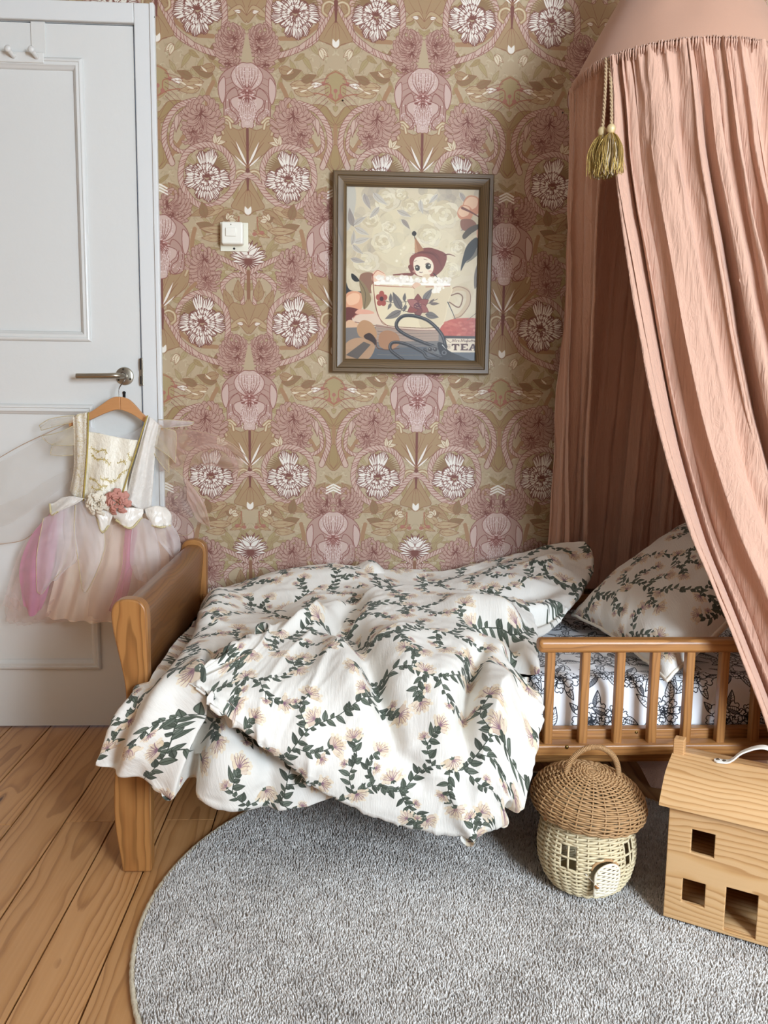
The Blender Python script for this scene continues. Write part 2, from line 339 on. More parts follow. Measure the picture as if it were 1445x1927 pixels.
# ---- duvet print: trailing vines with honeysuckle heads, repeats every TD metres both ways
TD = .40; TDU = .355                                        # drawn size and printed size of the repeat
def draw_vines():
    n = 860; c = Canvas(n, n, (n / TD, n / TD), (0, 0), 'e3ded5')
    R = random.Random(8); GR = ['4a5145', '525a4d', '464c42', '5a6255', '666d61']; EDG = '33382f'
    def wrap(fn, x, y, r):
        for dx in (-TD, 0, TD):
            for dy in (-TD, 0, TD):
                if -r < x + dx < TD + r and -r < y + dy < TD + r:
                    st = R.getstate(); fn(x + dx, y + dy); R2 = R.getstate(); R.setstate(st)
        R.setstate(R2)
    def flower(x, y, a, s):
        def f(x, y):
            for k in range(11):
                b = a + (k - 5) * .3 + R.uniform(-.1, .1); L = s * R.uniform(.75, 1.05)
                P, M = leaf_shape(x, y, b, L * .92, s * .25, R.uniform(-.3, .3)); c.poly(P, R.choice(['dcc9ad', 'd5bf9f', 'd9c7b4', 'cfb9a6', 'e0d0b8', 'd2bfa8']))
                c.line(P[4:13], .0009, 'b59b83')
                if 1: c.ell(*(M[-1] * .9 + M[4] * .1), s * .16, s * .13, 'e2d3bb', b, 1, 8)
            for k in range(7):
                b = a + (k - 3) * .34; c.line(cr([(x, y), (x + .4 * s * math.cos(b + .15), y + .4 * s * math.sin(b + .15)), (x + .78 * s * math.cos(b), y + .78 * s * math.sin(b))], 4), .0018, R.choice(['8b6a78', '95757c', 'a98a80', '7d5a6c']), .0007)
            for k in range(3):
                b = a + 3.14 + (k - 1) * .8; P, M = leaf_shape(x, y, b, s * .3, s * .09); c.poly(P, R.choice(GR))
        wrap(f, x, y, s * 1.3)
    def lf(x, y, a, L, W):
        bend = R.uniform(-.25, .25); col = R.choice(GR)
        def f(x, y):
            P, M = leaf_shape(x, y, a, L, W, bend); c.poly(P, col)
            h = len(M); c.poly(np.vstack([P[1:h - 1], M[1:h - 1][::-1]]), '6e756a', .35)
            c.line(np.vstack([P, P[:1]]), .0008, EDG); c.line(M, .0009, EDG)
        wrap(f, x, y, L * 1.2)
    def stem(P):
        for dx in (-TD, 0, TD):
            for dy in (-TD, 0, TD): c.line(P + (dx, dy), .0016, '3f463b')
    def vine(pts, start):
        P = cr(pts, 14); stem(P); L = np.r_[0, np.cumsum(np.linalg.norm(np.diff(P, axis=0), axis=1))]
        side = start; s = .006; k = 0
        while s < L[-1] - .004:
            i = min(max(np.searchsorted(L, s), 1), len(P) - 2); d = P[i + 1] - P[i - 1]; a = math.atan2(d[1], d[0])
            big = R.random() < .55
            lf(*P[i], a + side * R.uniform(.5, 1.1), R.uniform(.019, .027) if big else R.uniform(.011, .016), R.uniform(.0052, .0072) if big else .0046)
            if R.random() < .25: lf(*P[i], a - side * R.uniform(.5, 1.2), R.uniform(.01, .018), .005)
            side = -side; s += R.uniform(.0085, .0125); k += 1
        return P
    T = TD
    main1 = [(0, .03), (.07, .075), (.13, .06), (.20, .12), (.27, .115), (.33, .19), (.40, .23)]
    main2 = [(0, .23), (.06, .27), (.10, .33), (.16, .33), (.22, .30), (.28, .34), (.33, .40), (.40, .43)]
    for m, st in ((main1, 1), (main2, -1)):
        vine(m, st)
    for pts, st in (([(.13, .06), (.15, .02), (.19, -.01)], 1), ([(.07, .075), (.06, .12), (.085, .15)], -1), ([(.27, .115), (.31, .08), (.36, .075)], 1), ([(.20, .12), (.19, .165), (.215, .20)], 1),
                    ([(.10, .33), (.06, .35), (.03, .34)], 1), ([(.22, .30), (.235, .26), (.275, .245)], -1), ([(.33, .19), (.31, .235), (.33, .27)], 1), ([(.16, .33), (.17, .375), (.15, .39)], -1), ([(.06, .27), (.10, .25), (.13, .23)], 1), ([(.03, .05), (.02, .10), (.035, .14), (.03, .18)], 1), ([(.24, .115), (.235, .07), (.25, .03)], -1), ([(.30, .15), (.345, .145), (.385, .16)], -1), ([(.30, .36), (.29, .39), (.31, .415)], 1), ([(.19, .315), (.17, .28), (.175, .25)], 1)):
        P = vine(pts, st); d = P[-1] - P[-4]; a = math.atan2(d[1], d[0])
        flower(*P[-1], a, R.uniform(.026, .033))
        q = P[len(P) // 2]; b = a + st * 1.1; e = q + .016 * np.array([math.cos(b), math.sin(b)]); stem(np.array([q, e])); flower(*e, b, R.uniform(.013, .02))
    for x, y, a, s in ((.115, .085, 1.9, .03), (.245, .135, -1.2, .028), (.345, .215, 2.6, .03), (.035, .055, -.9, .028), (.30, .36, -.6, .03), (.19, .315, 1.4, .028), (.055, .285, 2.5, .026), (.375, .415, 1.2, .026)):
        flower(x, y, a, s)
    return c.arr()

# ---- fitted sheet print: black line drawn peonies
TS = .30
def draw_sheet():
    n = 640; c = Canvas(n, n, (n / TS, n / TS), (0, 0), 'f3f4f7'); R = random.Random(4); K = '23252b'
    def wrapd(fn, r, x, y):
        for dx in (-TS, 0, TS):
            for dy in (-TS, 0, TS):
                if -r < x + dx < TS + r and -r < y + dy < TS + r:
                    st = R.getstate(); fn(x + dx, y + dy); s2 = R.getstate(); R.setstate(st)
        R.setstate(s2)
    def lf(x, y, a, L):
        def f(x, y):
            P, M = leaf_shape(x, y, a, L, L * .24, R.uniform(-.3, .3)); c.poly(P, 'f3f4f7'); c.line(np.vstack([P, P[:1]]), .0018, K); c.line(M, .0018, K, .0005)
            for k in range(2, 7):
                for q in (P[k], P[len(P) - 1 - k]): c.line([M[k - 1], q], .0012, K, .0004)
            if R.random() < .5: c.poly(np.vstack([P[:9], M[::-1]]), '55575e', .7)
        wrapd(f, L * 1.3, x, y)
    def flo(x, y, r):
        def f(x, y):
            for ring, (q, m) in enumerate(((1, 9), (.72, 7), (.45, 6), (.25, 4))):
                o = R.uniform(0, 6)
                for k in range(m):
                    a = o + 6.283 * k / m; L = r * q * R.uniform(.85, 1.1); w = 5.0 / m
                    P = cr([(x, y)] + [(x + L * t * math.cos(a + w * s_), y + L * t * math.sin(a + w * s_)) for t, s_ in ((.6, -.55), (.95, -.45), (1.02, -.15), (.94, .05), (1.03, .25), (.93, .48), (.6, .55))], 4, True)
                    c.poly(P, 'f3f4f7'); c.line(np.vstack([P, P[:1]]), .0018, K)
                    for j in range(7):
                        b = a + w * R.uniform(-.4, .4); c.line([(x + L * .15 * math.cos(b), y + L * .15 * math.sin(b)), (x + L * R.uniform(.4, .75) * math.cos(b), y + L * R.uniform(.4, .75) * math.sin(b))], .0018, K if R.random() < .6 else '70737a', .0003)
            for k in range(26):
                a = R.uniform(0, 6.3); c.line([(x, y), (x + r * .3 * math.cos(a), y + r * .3 * math.sin(a))], .0014, K, .0006)
        wrapd(f, r * 1.2, x, y)
    for x, y, r in ((.06, .07, .038), (.19, .05, .03), (.25, .15, .042), (.11, .17, .034), (.04, .25, .03), (.18, .25, .04), (.28, .27, .026), (.115, .265, .03), (.155, .115, .026), (.30, .06, .03), (.0, .155, .028)):
        for k in range(5): lf(x + r * .7 * math.cos(k * 1.3), y + r * .7 * math.sin(k * 1.3), k * 1.3 + R.uniform(-.3, .3), R.uniform(.03, .05))
        flo(x, y, r)
    for _ in range(7):
        x, y, a = R.uniform(0, TS), R.uniform(0, TS), R.uniform(0, 6.3); lf(x, y, a, .03)
    return c.arr()

# ---- framed print: a girl bathing in a flowered teacup, blossoms, ribbon, scissors, TEA label
def draw_print():
    W, H = 1330., 1745.
    c = Canvas(560, 735, (560 / W, -735 / H), (52, 60 + H), 'cfc09f'); R = random.Random(9)
    E = lambda x, y, rx, ry, col, a=1., ang=0.: c.ell(x, y, rx, ry, col, ang, a)
    C = lambda pts, col, a=1.: c.poly(cr(pts, 6, True), col, a)
    def S(pts, w, col, w1=None, a=1.): c.line(cr(pts, 8), w, col, w1, a)
    for _ in range(260):                                   # washed background
        x, y = R.uniform(40, 1400), R.uniform(50, 1300); g = max(0, 1 - y / 800)
        E(x, y, R.uniform(30, 110), R.uniform(20, 80), R.choice(['c9b994', 'd8cba9', 'c2b08c', 'cdbf9e'] if R.random() > g else ['a59a8a', '9c8f80', 'b0a48f', '8f8477']), .35, R.uniform(0, 3))
    E(640, 560, 330, 300, 'd9cca6', .6); E(900, 700, 300, 250, 'dccfab', .4)
    C([(50, 60), (130, 60), (150, 200), (110, 420), (60, 500), (50, 300)], 'b9b3a6', .8)
    def rose(x, y, r, cols, ed):
        for q, m in ((1, 7), (.75, 6), (.5, 5), (.28, 3)):
            o = R.uniform(0, 6)
            for k in range(m):
                a = o + 6.28 * k / m; px, py = x + r * q * .55 * math.cos(a), y + r * q * .5 * math.sin(a)
                P = cr([(px + r * q * .55 * math.cos(a + t) * R.uniform(.85, 1.15), py + r * q * .5 * math.sin(a + t) * R.uniform(.85, 1.1)) for t in (0, 1, 2, 3.1, 4.2, 5.2)], 4, True)
                c.poly(P, R.choice(cols), .92); c.line(P[:len(P) * 2 // 3], 3, ed, 1, .6)
    for x, y, r in ((460, 190, 120), (1030, 320, 150), (300, 390, 80), (690, 250, 90), (420, 610, 110), (260, 820, 120), (860, 200, 90), (880, 540, 120), (1180, 640, 80), (600, 130, 60), (480, 460, 70), (1120, 880, 90)):
        rose(x, y, r, ['d9cdab', 'cfc19c', 'd3c7aa', 'c5b592', 'ddd2b4'], 'a8987a')
    for x, y, a, L in ((130, 460, -2.0, 190), (130, 450, -.9, 150), (140, 470, .5, 160), (130, 620, -.3, 170), (120, 640, .9, 140), (110, 640, -1.2, 140), (100, 780, .3, 150), (230, 130, 1.4, 170), (320, 120, .9, 180), (380, 260, 2.2, 150), (560, 290, .4, 150), (790, 180, 1.6, 140), (960, 120, 2.2, 130), (1180, 100, .9, 140), (600, 380, .6, 130), (1280, 420, 2.4, 100)):
        P, M = leaf_shape(x, y, a, L, L * .2, R.uniform(-.3, .3)); c.poly(P, R.choice(['9a8f86', 'a59b92', 'b3aa9d', '8f847a', 'bdb5a8']), .85); c.line(P[:9], 5, 'd9d3c4', 2, .8); c.line(M, 4, '8a7f75', 1)
    for _ in range(40): E(R.uniform(480, 1150), R.uniform(640, 1000), *(2 * [R.uniform(4, 16)]), R.choice(['e6dcc0', 'c9b98f', 'f0e8d2']), .6)
    # peach roses
    for x, y, rx, ry in ((1310, 220, 95, 90), (1240, 300, 80, 75)):
        C([(x - rx, y), (x - rx * .5, y - ry), (x + rx * .5, y - ry * .9), (x + rx, y), (x + rx * .5, y + ry), (x - rx * .6, y + ry * .8)], 'c98d68'); C([(x - rx * .9, y - 10), (x - rx * .3, y - ry * .9), (x + rx * .5, y - ry * .7), (x + rx * .4, y + ry * .2), (x - rx * .4, y + ry * .5)], 'e2bd97')
    C([(1200, 370), (1300, 360), (1360, 420), (1290, 480), (1210, 460)], '8f6550'); S([(1210, 250), (1300, 290), (1390, 340)], 26, '7a4f42', 8)
    C([(1360, 470), (1410, 460), (1410, 620), (1370, 560)], 'd9a684')
    for pts, col in (([(1410, 400), (1290, 440), (1220, 520), (1240, 560), (1310, 500), (1410, 430)], '5d5448'), ([(1360, 540), (1270, 620), (1230, 740), (1210, 880), (1260, 790), (1350, 720), (1390, 620)], '3d3d3a'), ([(1380, 620), (1330, 720), (1260, 800), (1340, 750), (1400, 680)], '77705f'), ([(1400, 760), (1350, 900), (1355, 1060), (1400, 960)], '6e6152')):
        C(pts, col)
    # left leaves and peach rose
    C([(50, 1000), (90, 1090), (180, 1110), (250, 1100), (230, 1130), (60, 1140)], '2f3032'); C([(200, 940), (330, 930), (340, 1110), (210, 1100)], '8e674e'); C([(320, 930), (370, 890), (440, 920), (460, 1000), (330, 1010)], 'e3bf9d'); S([(320, 950), (370, 895), (440, 925)], 7, 'a5563c', 3)
    C([(50, 1160), (100, 1110), (200, 1120), (230, 1200), (210, 1290), (120, 1310), (50, 1290)], 'd79a6f'); C([(60, 1180), (120, 1130), (190, 1140), (180, 1220), (90, 1250)], 'e6b88e')
    C([(50, 1280), (180, 1290), (240, 1340), (150, 1420), (50, 1440)], '6b3227'); C([(50, 1440), (160, 1420), (220, 1560), (170, 1700), (50, 1800)], 'd6ae86')
    C([(110, 930), (150, 950), (190, 1000), (150, 1010), (115, 980)], '2c2b29'); C([(190, 990), (260, 1060), (310, 1190), (240, 1290), (220, 1180), (200, 1080)], '8c7852'); S([(190, 1000), (250, 1120), (245, 1280)], 4, '4d4130')
    # table and saucer
    c.poly([(50, 1480), (1410, 1420), (1410, 1810), (50, 1810)], '77706a'); c.poly([(360, 1440), (1000, 1480), (1000, 1600), (360, 1620)], 'a58d78'); c.poly([(50, 1700), (1410, 1640), (1410, 1810), (50, 1810)], '565a5f', .9)
    for k in range(10): S([(380, 1480 + 30 * k), (700, 1500 + 28 * k), (1010, 1490 + 28 * k)], 6, R.choice(['5f5853', '8d7d6c', '4d5054']), 3, .7)
    c.poly([(50, 1780), (280, 1600), (370, 1640), (200, 1800), (60, 1810)], '55504d')
    C([(130, 1370), (300, 1320), (640, 1360), (1000, 1440), (1010, 1490), (640, 1480), (300, 1430), (150, 1420)], 'd8bfa4'); S([(130, 1380), (180, 1340), (330, 1325)], 10, 'b5705a', 4); S([(150, 1420), (400, 1460), (700, 1490), (1010, 1490)], 8, '8a5f50', 5); C([(150, 1330), (190, 1290), (300, 1300), (340, 1330), (220, 1340)], 'd9a183')
    # teacup
    S([(1100, 1100), (1180, 1060), (1280, 1080), (1290, 1200), (1220, 1320), (1160, 1350)], 46, 'c3ab86'); S([(1120, 1130), (1190, 1110), (1235, 1150), (1200, 1250), (1100, 1200)], 12, '7d5c45'); S([(1090, 1080), (1190, 1040), (1300, 1090), (1310, 1210), (1230, 1330), (1150, 1370)], 7, '8a6a4f')
    cup = [(330, 1020), (700, 1040), (1105, 1030), (1090, 1200), (1060, 1380), (1000, 1460), (800, 1470), (480, 1450), (400, 1380), (350, 1240)]
    C(cup, 'dccca6'); C([(760, 1050), (1100, 1035), (1085, 1200), (1050, 1390), (990, 1450), (820, 1465), (780, 1250)], 'cdbb94', .8); S(cup[5:] + cup[:1], 7, '7c5a44', 4); S([(320, 930), (330, 1040), (355, 1240), (400, 1380), (480, 1455)], 9, '8a4a38', 5)
    # flowers on the cup
    def lf(x, y, a, L, W, col): 
        P, M = leaf_shape(x, y, a, L, W, .1); c.poly(P, col); c.line(M, 4, '3f3b38', 2)
    S([(455, 1200), (520, 1215), (610, 1210), (690, 1200)], 6, '4b4440', 4); S([(625, 1280), (600, 1240), (560, 1215)], 5, '4b4440'); S([(620, 1290), (660, 1220), (640, 1180)], 6, '4b4440'); S([(620, 1290), (700, 1310)], 6, '4b4440'); S([(880, 1220), (980, 1170)], 5, '4b4440')
    for x, y, a, L, W, col in ((620, 1285, -2.15, 200, 45, '6f6762'), (615, 1295, 2.55, 185, 40, '7a726a'), (510, 1215, -1.7, 95, 22, '6f6762'), (510, 1220, 1.9, 75, 18, '7a726a'), (645, 1200, -1.6, 85, 20, '6f6762'), (665, 1240, 1.9, 75, 18, '6f6762'), (840, 1200, -1.1, 160, 38, '77706a'), (860, 1330, .1, 140, 40, '716961'), (900, 1220, -.9, 70, 16, '7a6a60'), (910, 1225, -.2, 90, 18, '7a6a60')): lf(x, y, a, L, W, col)
    for k in range(5): E(415 + 34 * math.cos(k * 1.26 - 1.57), 1180 + 52 * math.sin(k * 1.26 - 1.57), 26, 30, 'a04e3a')
    E(415, 1180, 20, 24, '4d2a28')
    for k, col in enumerate(('84463c', '8f5246', '96594c', '7c4840', '8c4b3f', 'a0655a')):
        a = k * 1.05 - 1.6; P, M = leaf_shape(785, 1245, a, 125, 48); c.poly(P, col); c.line(np.vstack([P, P[:1]]), 3, '5a2e2b')
    E(780, 1245, 40, 34, '6b3a3e'); 
    for k in range(12): E(780 + 30 * math.cos(k), 1240 + 26 * math.sin(k * 1.7), 5, 5, 'a98467')
    # girl: auburn hair, paper cone hat, plain face
    C([(760, 700), (860, 655), (960, 670), (1060, 720), (1050, 820), (1000, 900), (920, 940), (900, 800)], '7d4638'); S([(1040, 725), (1090, 715), (1150, 735)], 14, '6b3b30', 4)
    C([(690, 790), (720, 730), (800, 710), (900, 750), (945, 850), (930, 930), (880, 950), (790, 945), (720, 900)], '8a4b3a'); S([(700, 850), (720, 920), (640, 925), (530, 935)], 44, '7a4335', 10)
    for k in range(9): S([(720 + 25 * k, 720 - 4 * k), (850 + 18 * k, 690 + 8 * k), (980 + 5 * k, 720 + 20 * k)], 3, '5c3027', 1)
    C([(730, 830), (750, 760), (830, 745), (910, 780), (935, 850), (910, 915), (830, 945), (760, 920)], 'e6d6b8')
    E(772, 862, 24, 27, '3c3a33'); E(880, 842, 27, 29, '3c3a33'); E(766, 853, 7, 8, 'd8d2bd'); E(890, 830, 7, 8, 'd8d2bd'); S([(745, 845), (770, 832), (798, 848)], 6, '4b2f28', 3); S([(850, 822), (880, 808), (910, 828)], 6, '4b2f28', 3)
    S([(740, 795), (765, 783)], 5, '7a4a3a', 2); S([(835, 770), (870, 778)], 5, '7a4a3a', 2); S([(795, 902), (810, 906), (826, 900)], 7, '5c3232', 4); E(740, 895, 18, 12, 'd9a98e', .6); E(900, 890, 18, 12, 'd9a98e', .6)
    c.poly([(738, 545), (742, 712), (835, 680)], 'a5764f'); c.poly([(738, 545), (742, 712), (775, 700)], 'b88c62'); E(733, 516, 23, 24, '3a3733'); S([(734, 535), (742, 570)], 6, '3a3733')
    C([(830, 930), (900, 930), (910, 1010), (820, 1010)], 'd8c19c'); S([(935, 910), (970, 950), (980, 995)], 8, '2f2a28')
    # foam
    for _ in range(150): E(R.uniform(350, 1110), 1000 + R.uniform(-45, 22), *(2 * [R.uniform(8, 26)]), R.choice(['eee6d6', 'e2d8c6', 'd8ccba', 'f4eee2']), .8)
    c.poly([(335, 1008), (1110, 1012), (1105, 1034), (340, 1032)], 'efe8da'); S([(345, 1045), (560, 1052), (760, 1056)], 9, 'a9644c', 5); S([(860, 1050), (1105, 1036)], 8, 'a9644c', 5)
    for _ in range(16): E(R.uniform(920, 1050), R.uniform(1030, 1110), *(2 * [R.uniform(8, 24)]), 'ece4d2', .85)
    C([(720, 1040), (760, 1005), (810, 1025), (780, 1050), (735, 1070)], 'd9b594'); S([(725, 1050), (745, 1070)], 5, '9c6b52')
    # ribbon, pincushion, scissors
    C([(170, 1470), (230, 1400), (320, 1430), (370, 1530), (350, 1600), (260, 1590), (190, 1560)], 'b48a5c'); C([(240, 1560), (300, 1530), (360, 1590), (360, 1650), (270, 1600)], '3b2a22'); C([(400, 1540), (480, 1500), (580, 1540), (600, 1640), (500, 1700), (400, 1660)], 'a57850'); S([(365, 1600), (380, 1680), (480, 1700), (600, 1680)], 8, '5c3c2c'); C([(60, 1640), (200, 1580), (350, 1650), (300, 1790), (200, 1800), (60, 1800)], 'c39767', .8); c.poly([(60, 1760), (240, 1620), (310, 1650), (180, 1800)], '4a4848', .8)
    C([(1010, 1480), (1090, 1390), (1250, 1360), (1410, 1380), (1410, 1560), (1200, 1570), (1040, 1540)], 'b4583f')
    for _ in range(60): E(R.uniform(1060, 1400), R.uniform(1400, 1540), 22, 14, R.choice(['c46f55', 'a44d38', 'cf8468', 'bb6148']), .5)
    S([(1085, 1200), (1130, 1290), (1165, 1370)], 9, '3b3b3f', 5); S([(1290, 1380), (1350, 1330), (1400, 1290)], 6, '7d6a5a')
    c.poly([(1060, 1565), (1410, 1560), (1410, 1712), (1075, 1716)], 'd8c8ab'); c.poly([(1060, 1545), (1410, 1545), (1410, 1570), (1060, 1572)], '3d3531')
    INK = '4a2620'
    def serif(x, y, h, w, ch):
        t = w * .26; q = h * .16
        if ch == 'T':
            c.poly([(x, y), (x + w, y), (x + w, y + h * .34), (x + w - t * .4, y + h * .34), (x + w - t * .7, y + q), (x + w / 2 + t / 2, y + q), (x + w / 2 + t / 2, y + h - q * .7), (x + w * .72, y + h - q * .7), (x + w * .72, y + h), (x + w * .28, y + h), (x + w * .28, y + h - q * .7), (x + w / 2 - t / 2, y + h - q * .7), (x + w / 2 - t / 2, y + q), (x + t * .7, y + q), (x + t * .4, y + h * .34), (x, y + h * .34)], INK)
        if ch == 'E':
            c.poly([(x, y), (x + w, y), (x + w, y + h * .32), (x + w - t * .4, y + h * .32), (x + w - t * .7, y + q), (x + t * 1.5, y + q), (x + t * 1.5, y + h * .42), (x + w * .68, y + h * .42), (x + w * .68, y + h * .58), (x + t * 1.5, y + h * .58), (x + t * 1.5, y + h - q), (x + w - t * .7, y + h - q), (x + w - t * .4, y + h * .68), (x + w, y + h * .68), (x + w, y + h), (x, y + h), (x, y + h - q * .7), (x + t * .45, y + h - q * .7), (x + t * .45, y + q * .7), (x, y + q * .7)], INK)
        if ch == 'A':
            c.poly([(x + w * .4, y), (x + w * .62, y), (x + w * .92, y + h - q * .7), (x + w, y + h - q * .7), (x + w, y + h), (x + w * .58, y + h), (x + w * .58, y + h - q * .7), (x + w * .66, y + h - q * .7), (x + w * .62, y + h * .7), (x + w * .34, y + h * .7), (x + w * .28, y + h - q * .7), (x + w * .38, y + h - q * .7), (x + w * .38, y + h), (x, y + h), (x, y + h - q * .7), (x + w * .09, y + h - q * .7)], INK)
            c.poly([(x + w * .40, y + h * .56), (x + w * .57, y + h * .56), (x + w * .49, y + h * .28)], 'd8c8ab')
    serif(1135, 1628, 66, 78, 'T'); serif(1225, 1626, 66, 76, 'E'); serif(1308, 1624, 68, 92, 'A')
    for k in range(3): c.line([(1085, 1640 + 16 * k), (1122, 1638 + 16 * k)], 4, '5d3d33')
    # handwritten line Mrs.Mighetto over it, cut by the frame like on the wall
    st = [[(1140, 1608), (1148, 1580), (1158, 1604), (1170, 1578), (1176, 1606)], [(1184, 1606), (1186, 1592), (1196, 1590)], [(1212, 1592), (1202, 1594), (1210, 1602), (1200, 1607)], [(1219, 1606), (1221, 1606)],
          [(1230, 1606), (1236, 1578), (1246, 1602), (1257, 1577), (1263, 1605)], [(1270, 1592), (1271, 1605)], [(1270, 1584), (1271, 1583)], [(1290, 1592), (1280, 1594), (1282, 1604), (1290, 1596), (1290, 1614), (1280, 1618)],
          [(1298, 1576), (1300, 1605), (1302, 1594), (1310, 1594), (1311, 1605)], [(1318, 1599), (1327, 1596), (1322, 1590), (1317, 1600), (1327, 1605)], [(1337, 1580), (1338, 1604), (1343, 1604)], [(1332, 1590), (1345, 1588)], [(1351, 1580), (1352, 1604), (1357, 1603)], [(1347, 1590), (1360, 1588)], [(1368, 1591), (1362, 1598), (1368, 1604), (1375, 1597), (1368, 1591)]]
    for p in st: S(p, 4.5, INK, 3)
    S([(1070, 1575), (1100, 1600), (1120, 1612), (1135, 1606)], 5, INK, 2)
    D_, L_ = '2f2d2e', '6a6868'
    for pts, w in (([(1075, 1660), (1030, 1530), (900, 1400), (760, 1350), (640, 1350), (575, 1410), (580, 1480), (680, 1550), (850, 1620), (1020, 1680), (1090, 1720)], 34), ([(1080, 1780), (900, 1780), (840, 1720), (700, 1650), (580, 1620), (515, 1640), (520, 1710), (640, 1800)], 32), ([(860, 1690), (1010, 1760), (1080, 1770)], 28)):
        S(pts, w, D_); S(np.array(pts) + (-4, -7), w * .22, L_)
    C([(990, 1620), (1060, 1630), (1110, 1700), (1300, 1780), (1410, 1820), (1300, 1830), (1090, 1790), (1020, 1730)], D_); c.poly([(880, 1660), (990, 1640), (1010, 1740), (890, 1720)], '77736c', .6); E(1060, 1720, 26, 24, L_); E(1060, 1720, 15, 14, D_); S([(1040, 1640), (1075, 1680)], 10, 'd8d3c8', 3)
    S([(900, 1690), (925, 1690), (960, 1690)], 4, '2a2a2a')
    for x in (915, 968): E(x, 1688, 20, 20, '3a3434'); E(x - 5, 1682, 5, 5, 'c9c0b2')
    return c.arr()

# ---- gold embroidery on the dress bodice (unit square)
def draw_brocade():
    c = Canvas(300, 360, (300, 300), (0, 0), 'f1e9d6'); R = random.Random(3); G = ['b49a4e', 'c9b266', 'a58c45', 'd9c784']
    for pts in ([(.08, 1.05), (.2, .98), (.3, 1.04), (.38, .96)], [(.1, .9), (.2, .82), (.34, .84), (.45, .74)], [(.75, 1.05), (.82, .95), (.9, .9), (.86, 1.0)], [(.9, .72), (.78, .66), (.66, .58), (.7, .52)], [(.08, .48), (.2, .44), (.32, .36), (.44, .38)], [(.3, .5), (.42, .48), (.55, .46), (.62, .5)], [(.15, .3), (.25, .27), (.33, .3)], [(.6, .8), (.7, .86), (.76, .82)]):
        P = cr(pts, 10); c.line(P, .012, G[0])
        for k in range(0, len(P) - 1, 2):
            for s in (1, -1):
                a = R.uniform(0, 6.3); x, y = P[k] + np.array([math.cos(a), math.sin(a)]) * R.uniform(.01, .05)
                c.line(cr([P[k], ((P[k] + (x, y)) / 2) + R.uniform(-.01, .01), (x, y)], 4), .009, R.choice(G), .003); c.ell(x, y, .012, .01, R.choice(G), a, 1, 8); c.ell(x, y, .005, .004, 'f1e9d6', a, 1, 6)
    return c.arr()

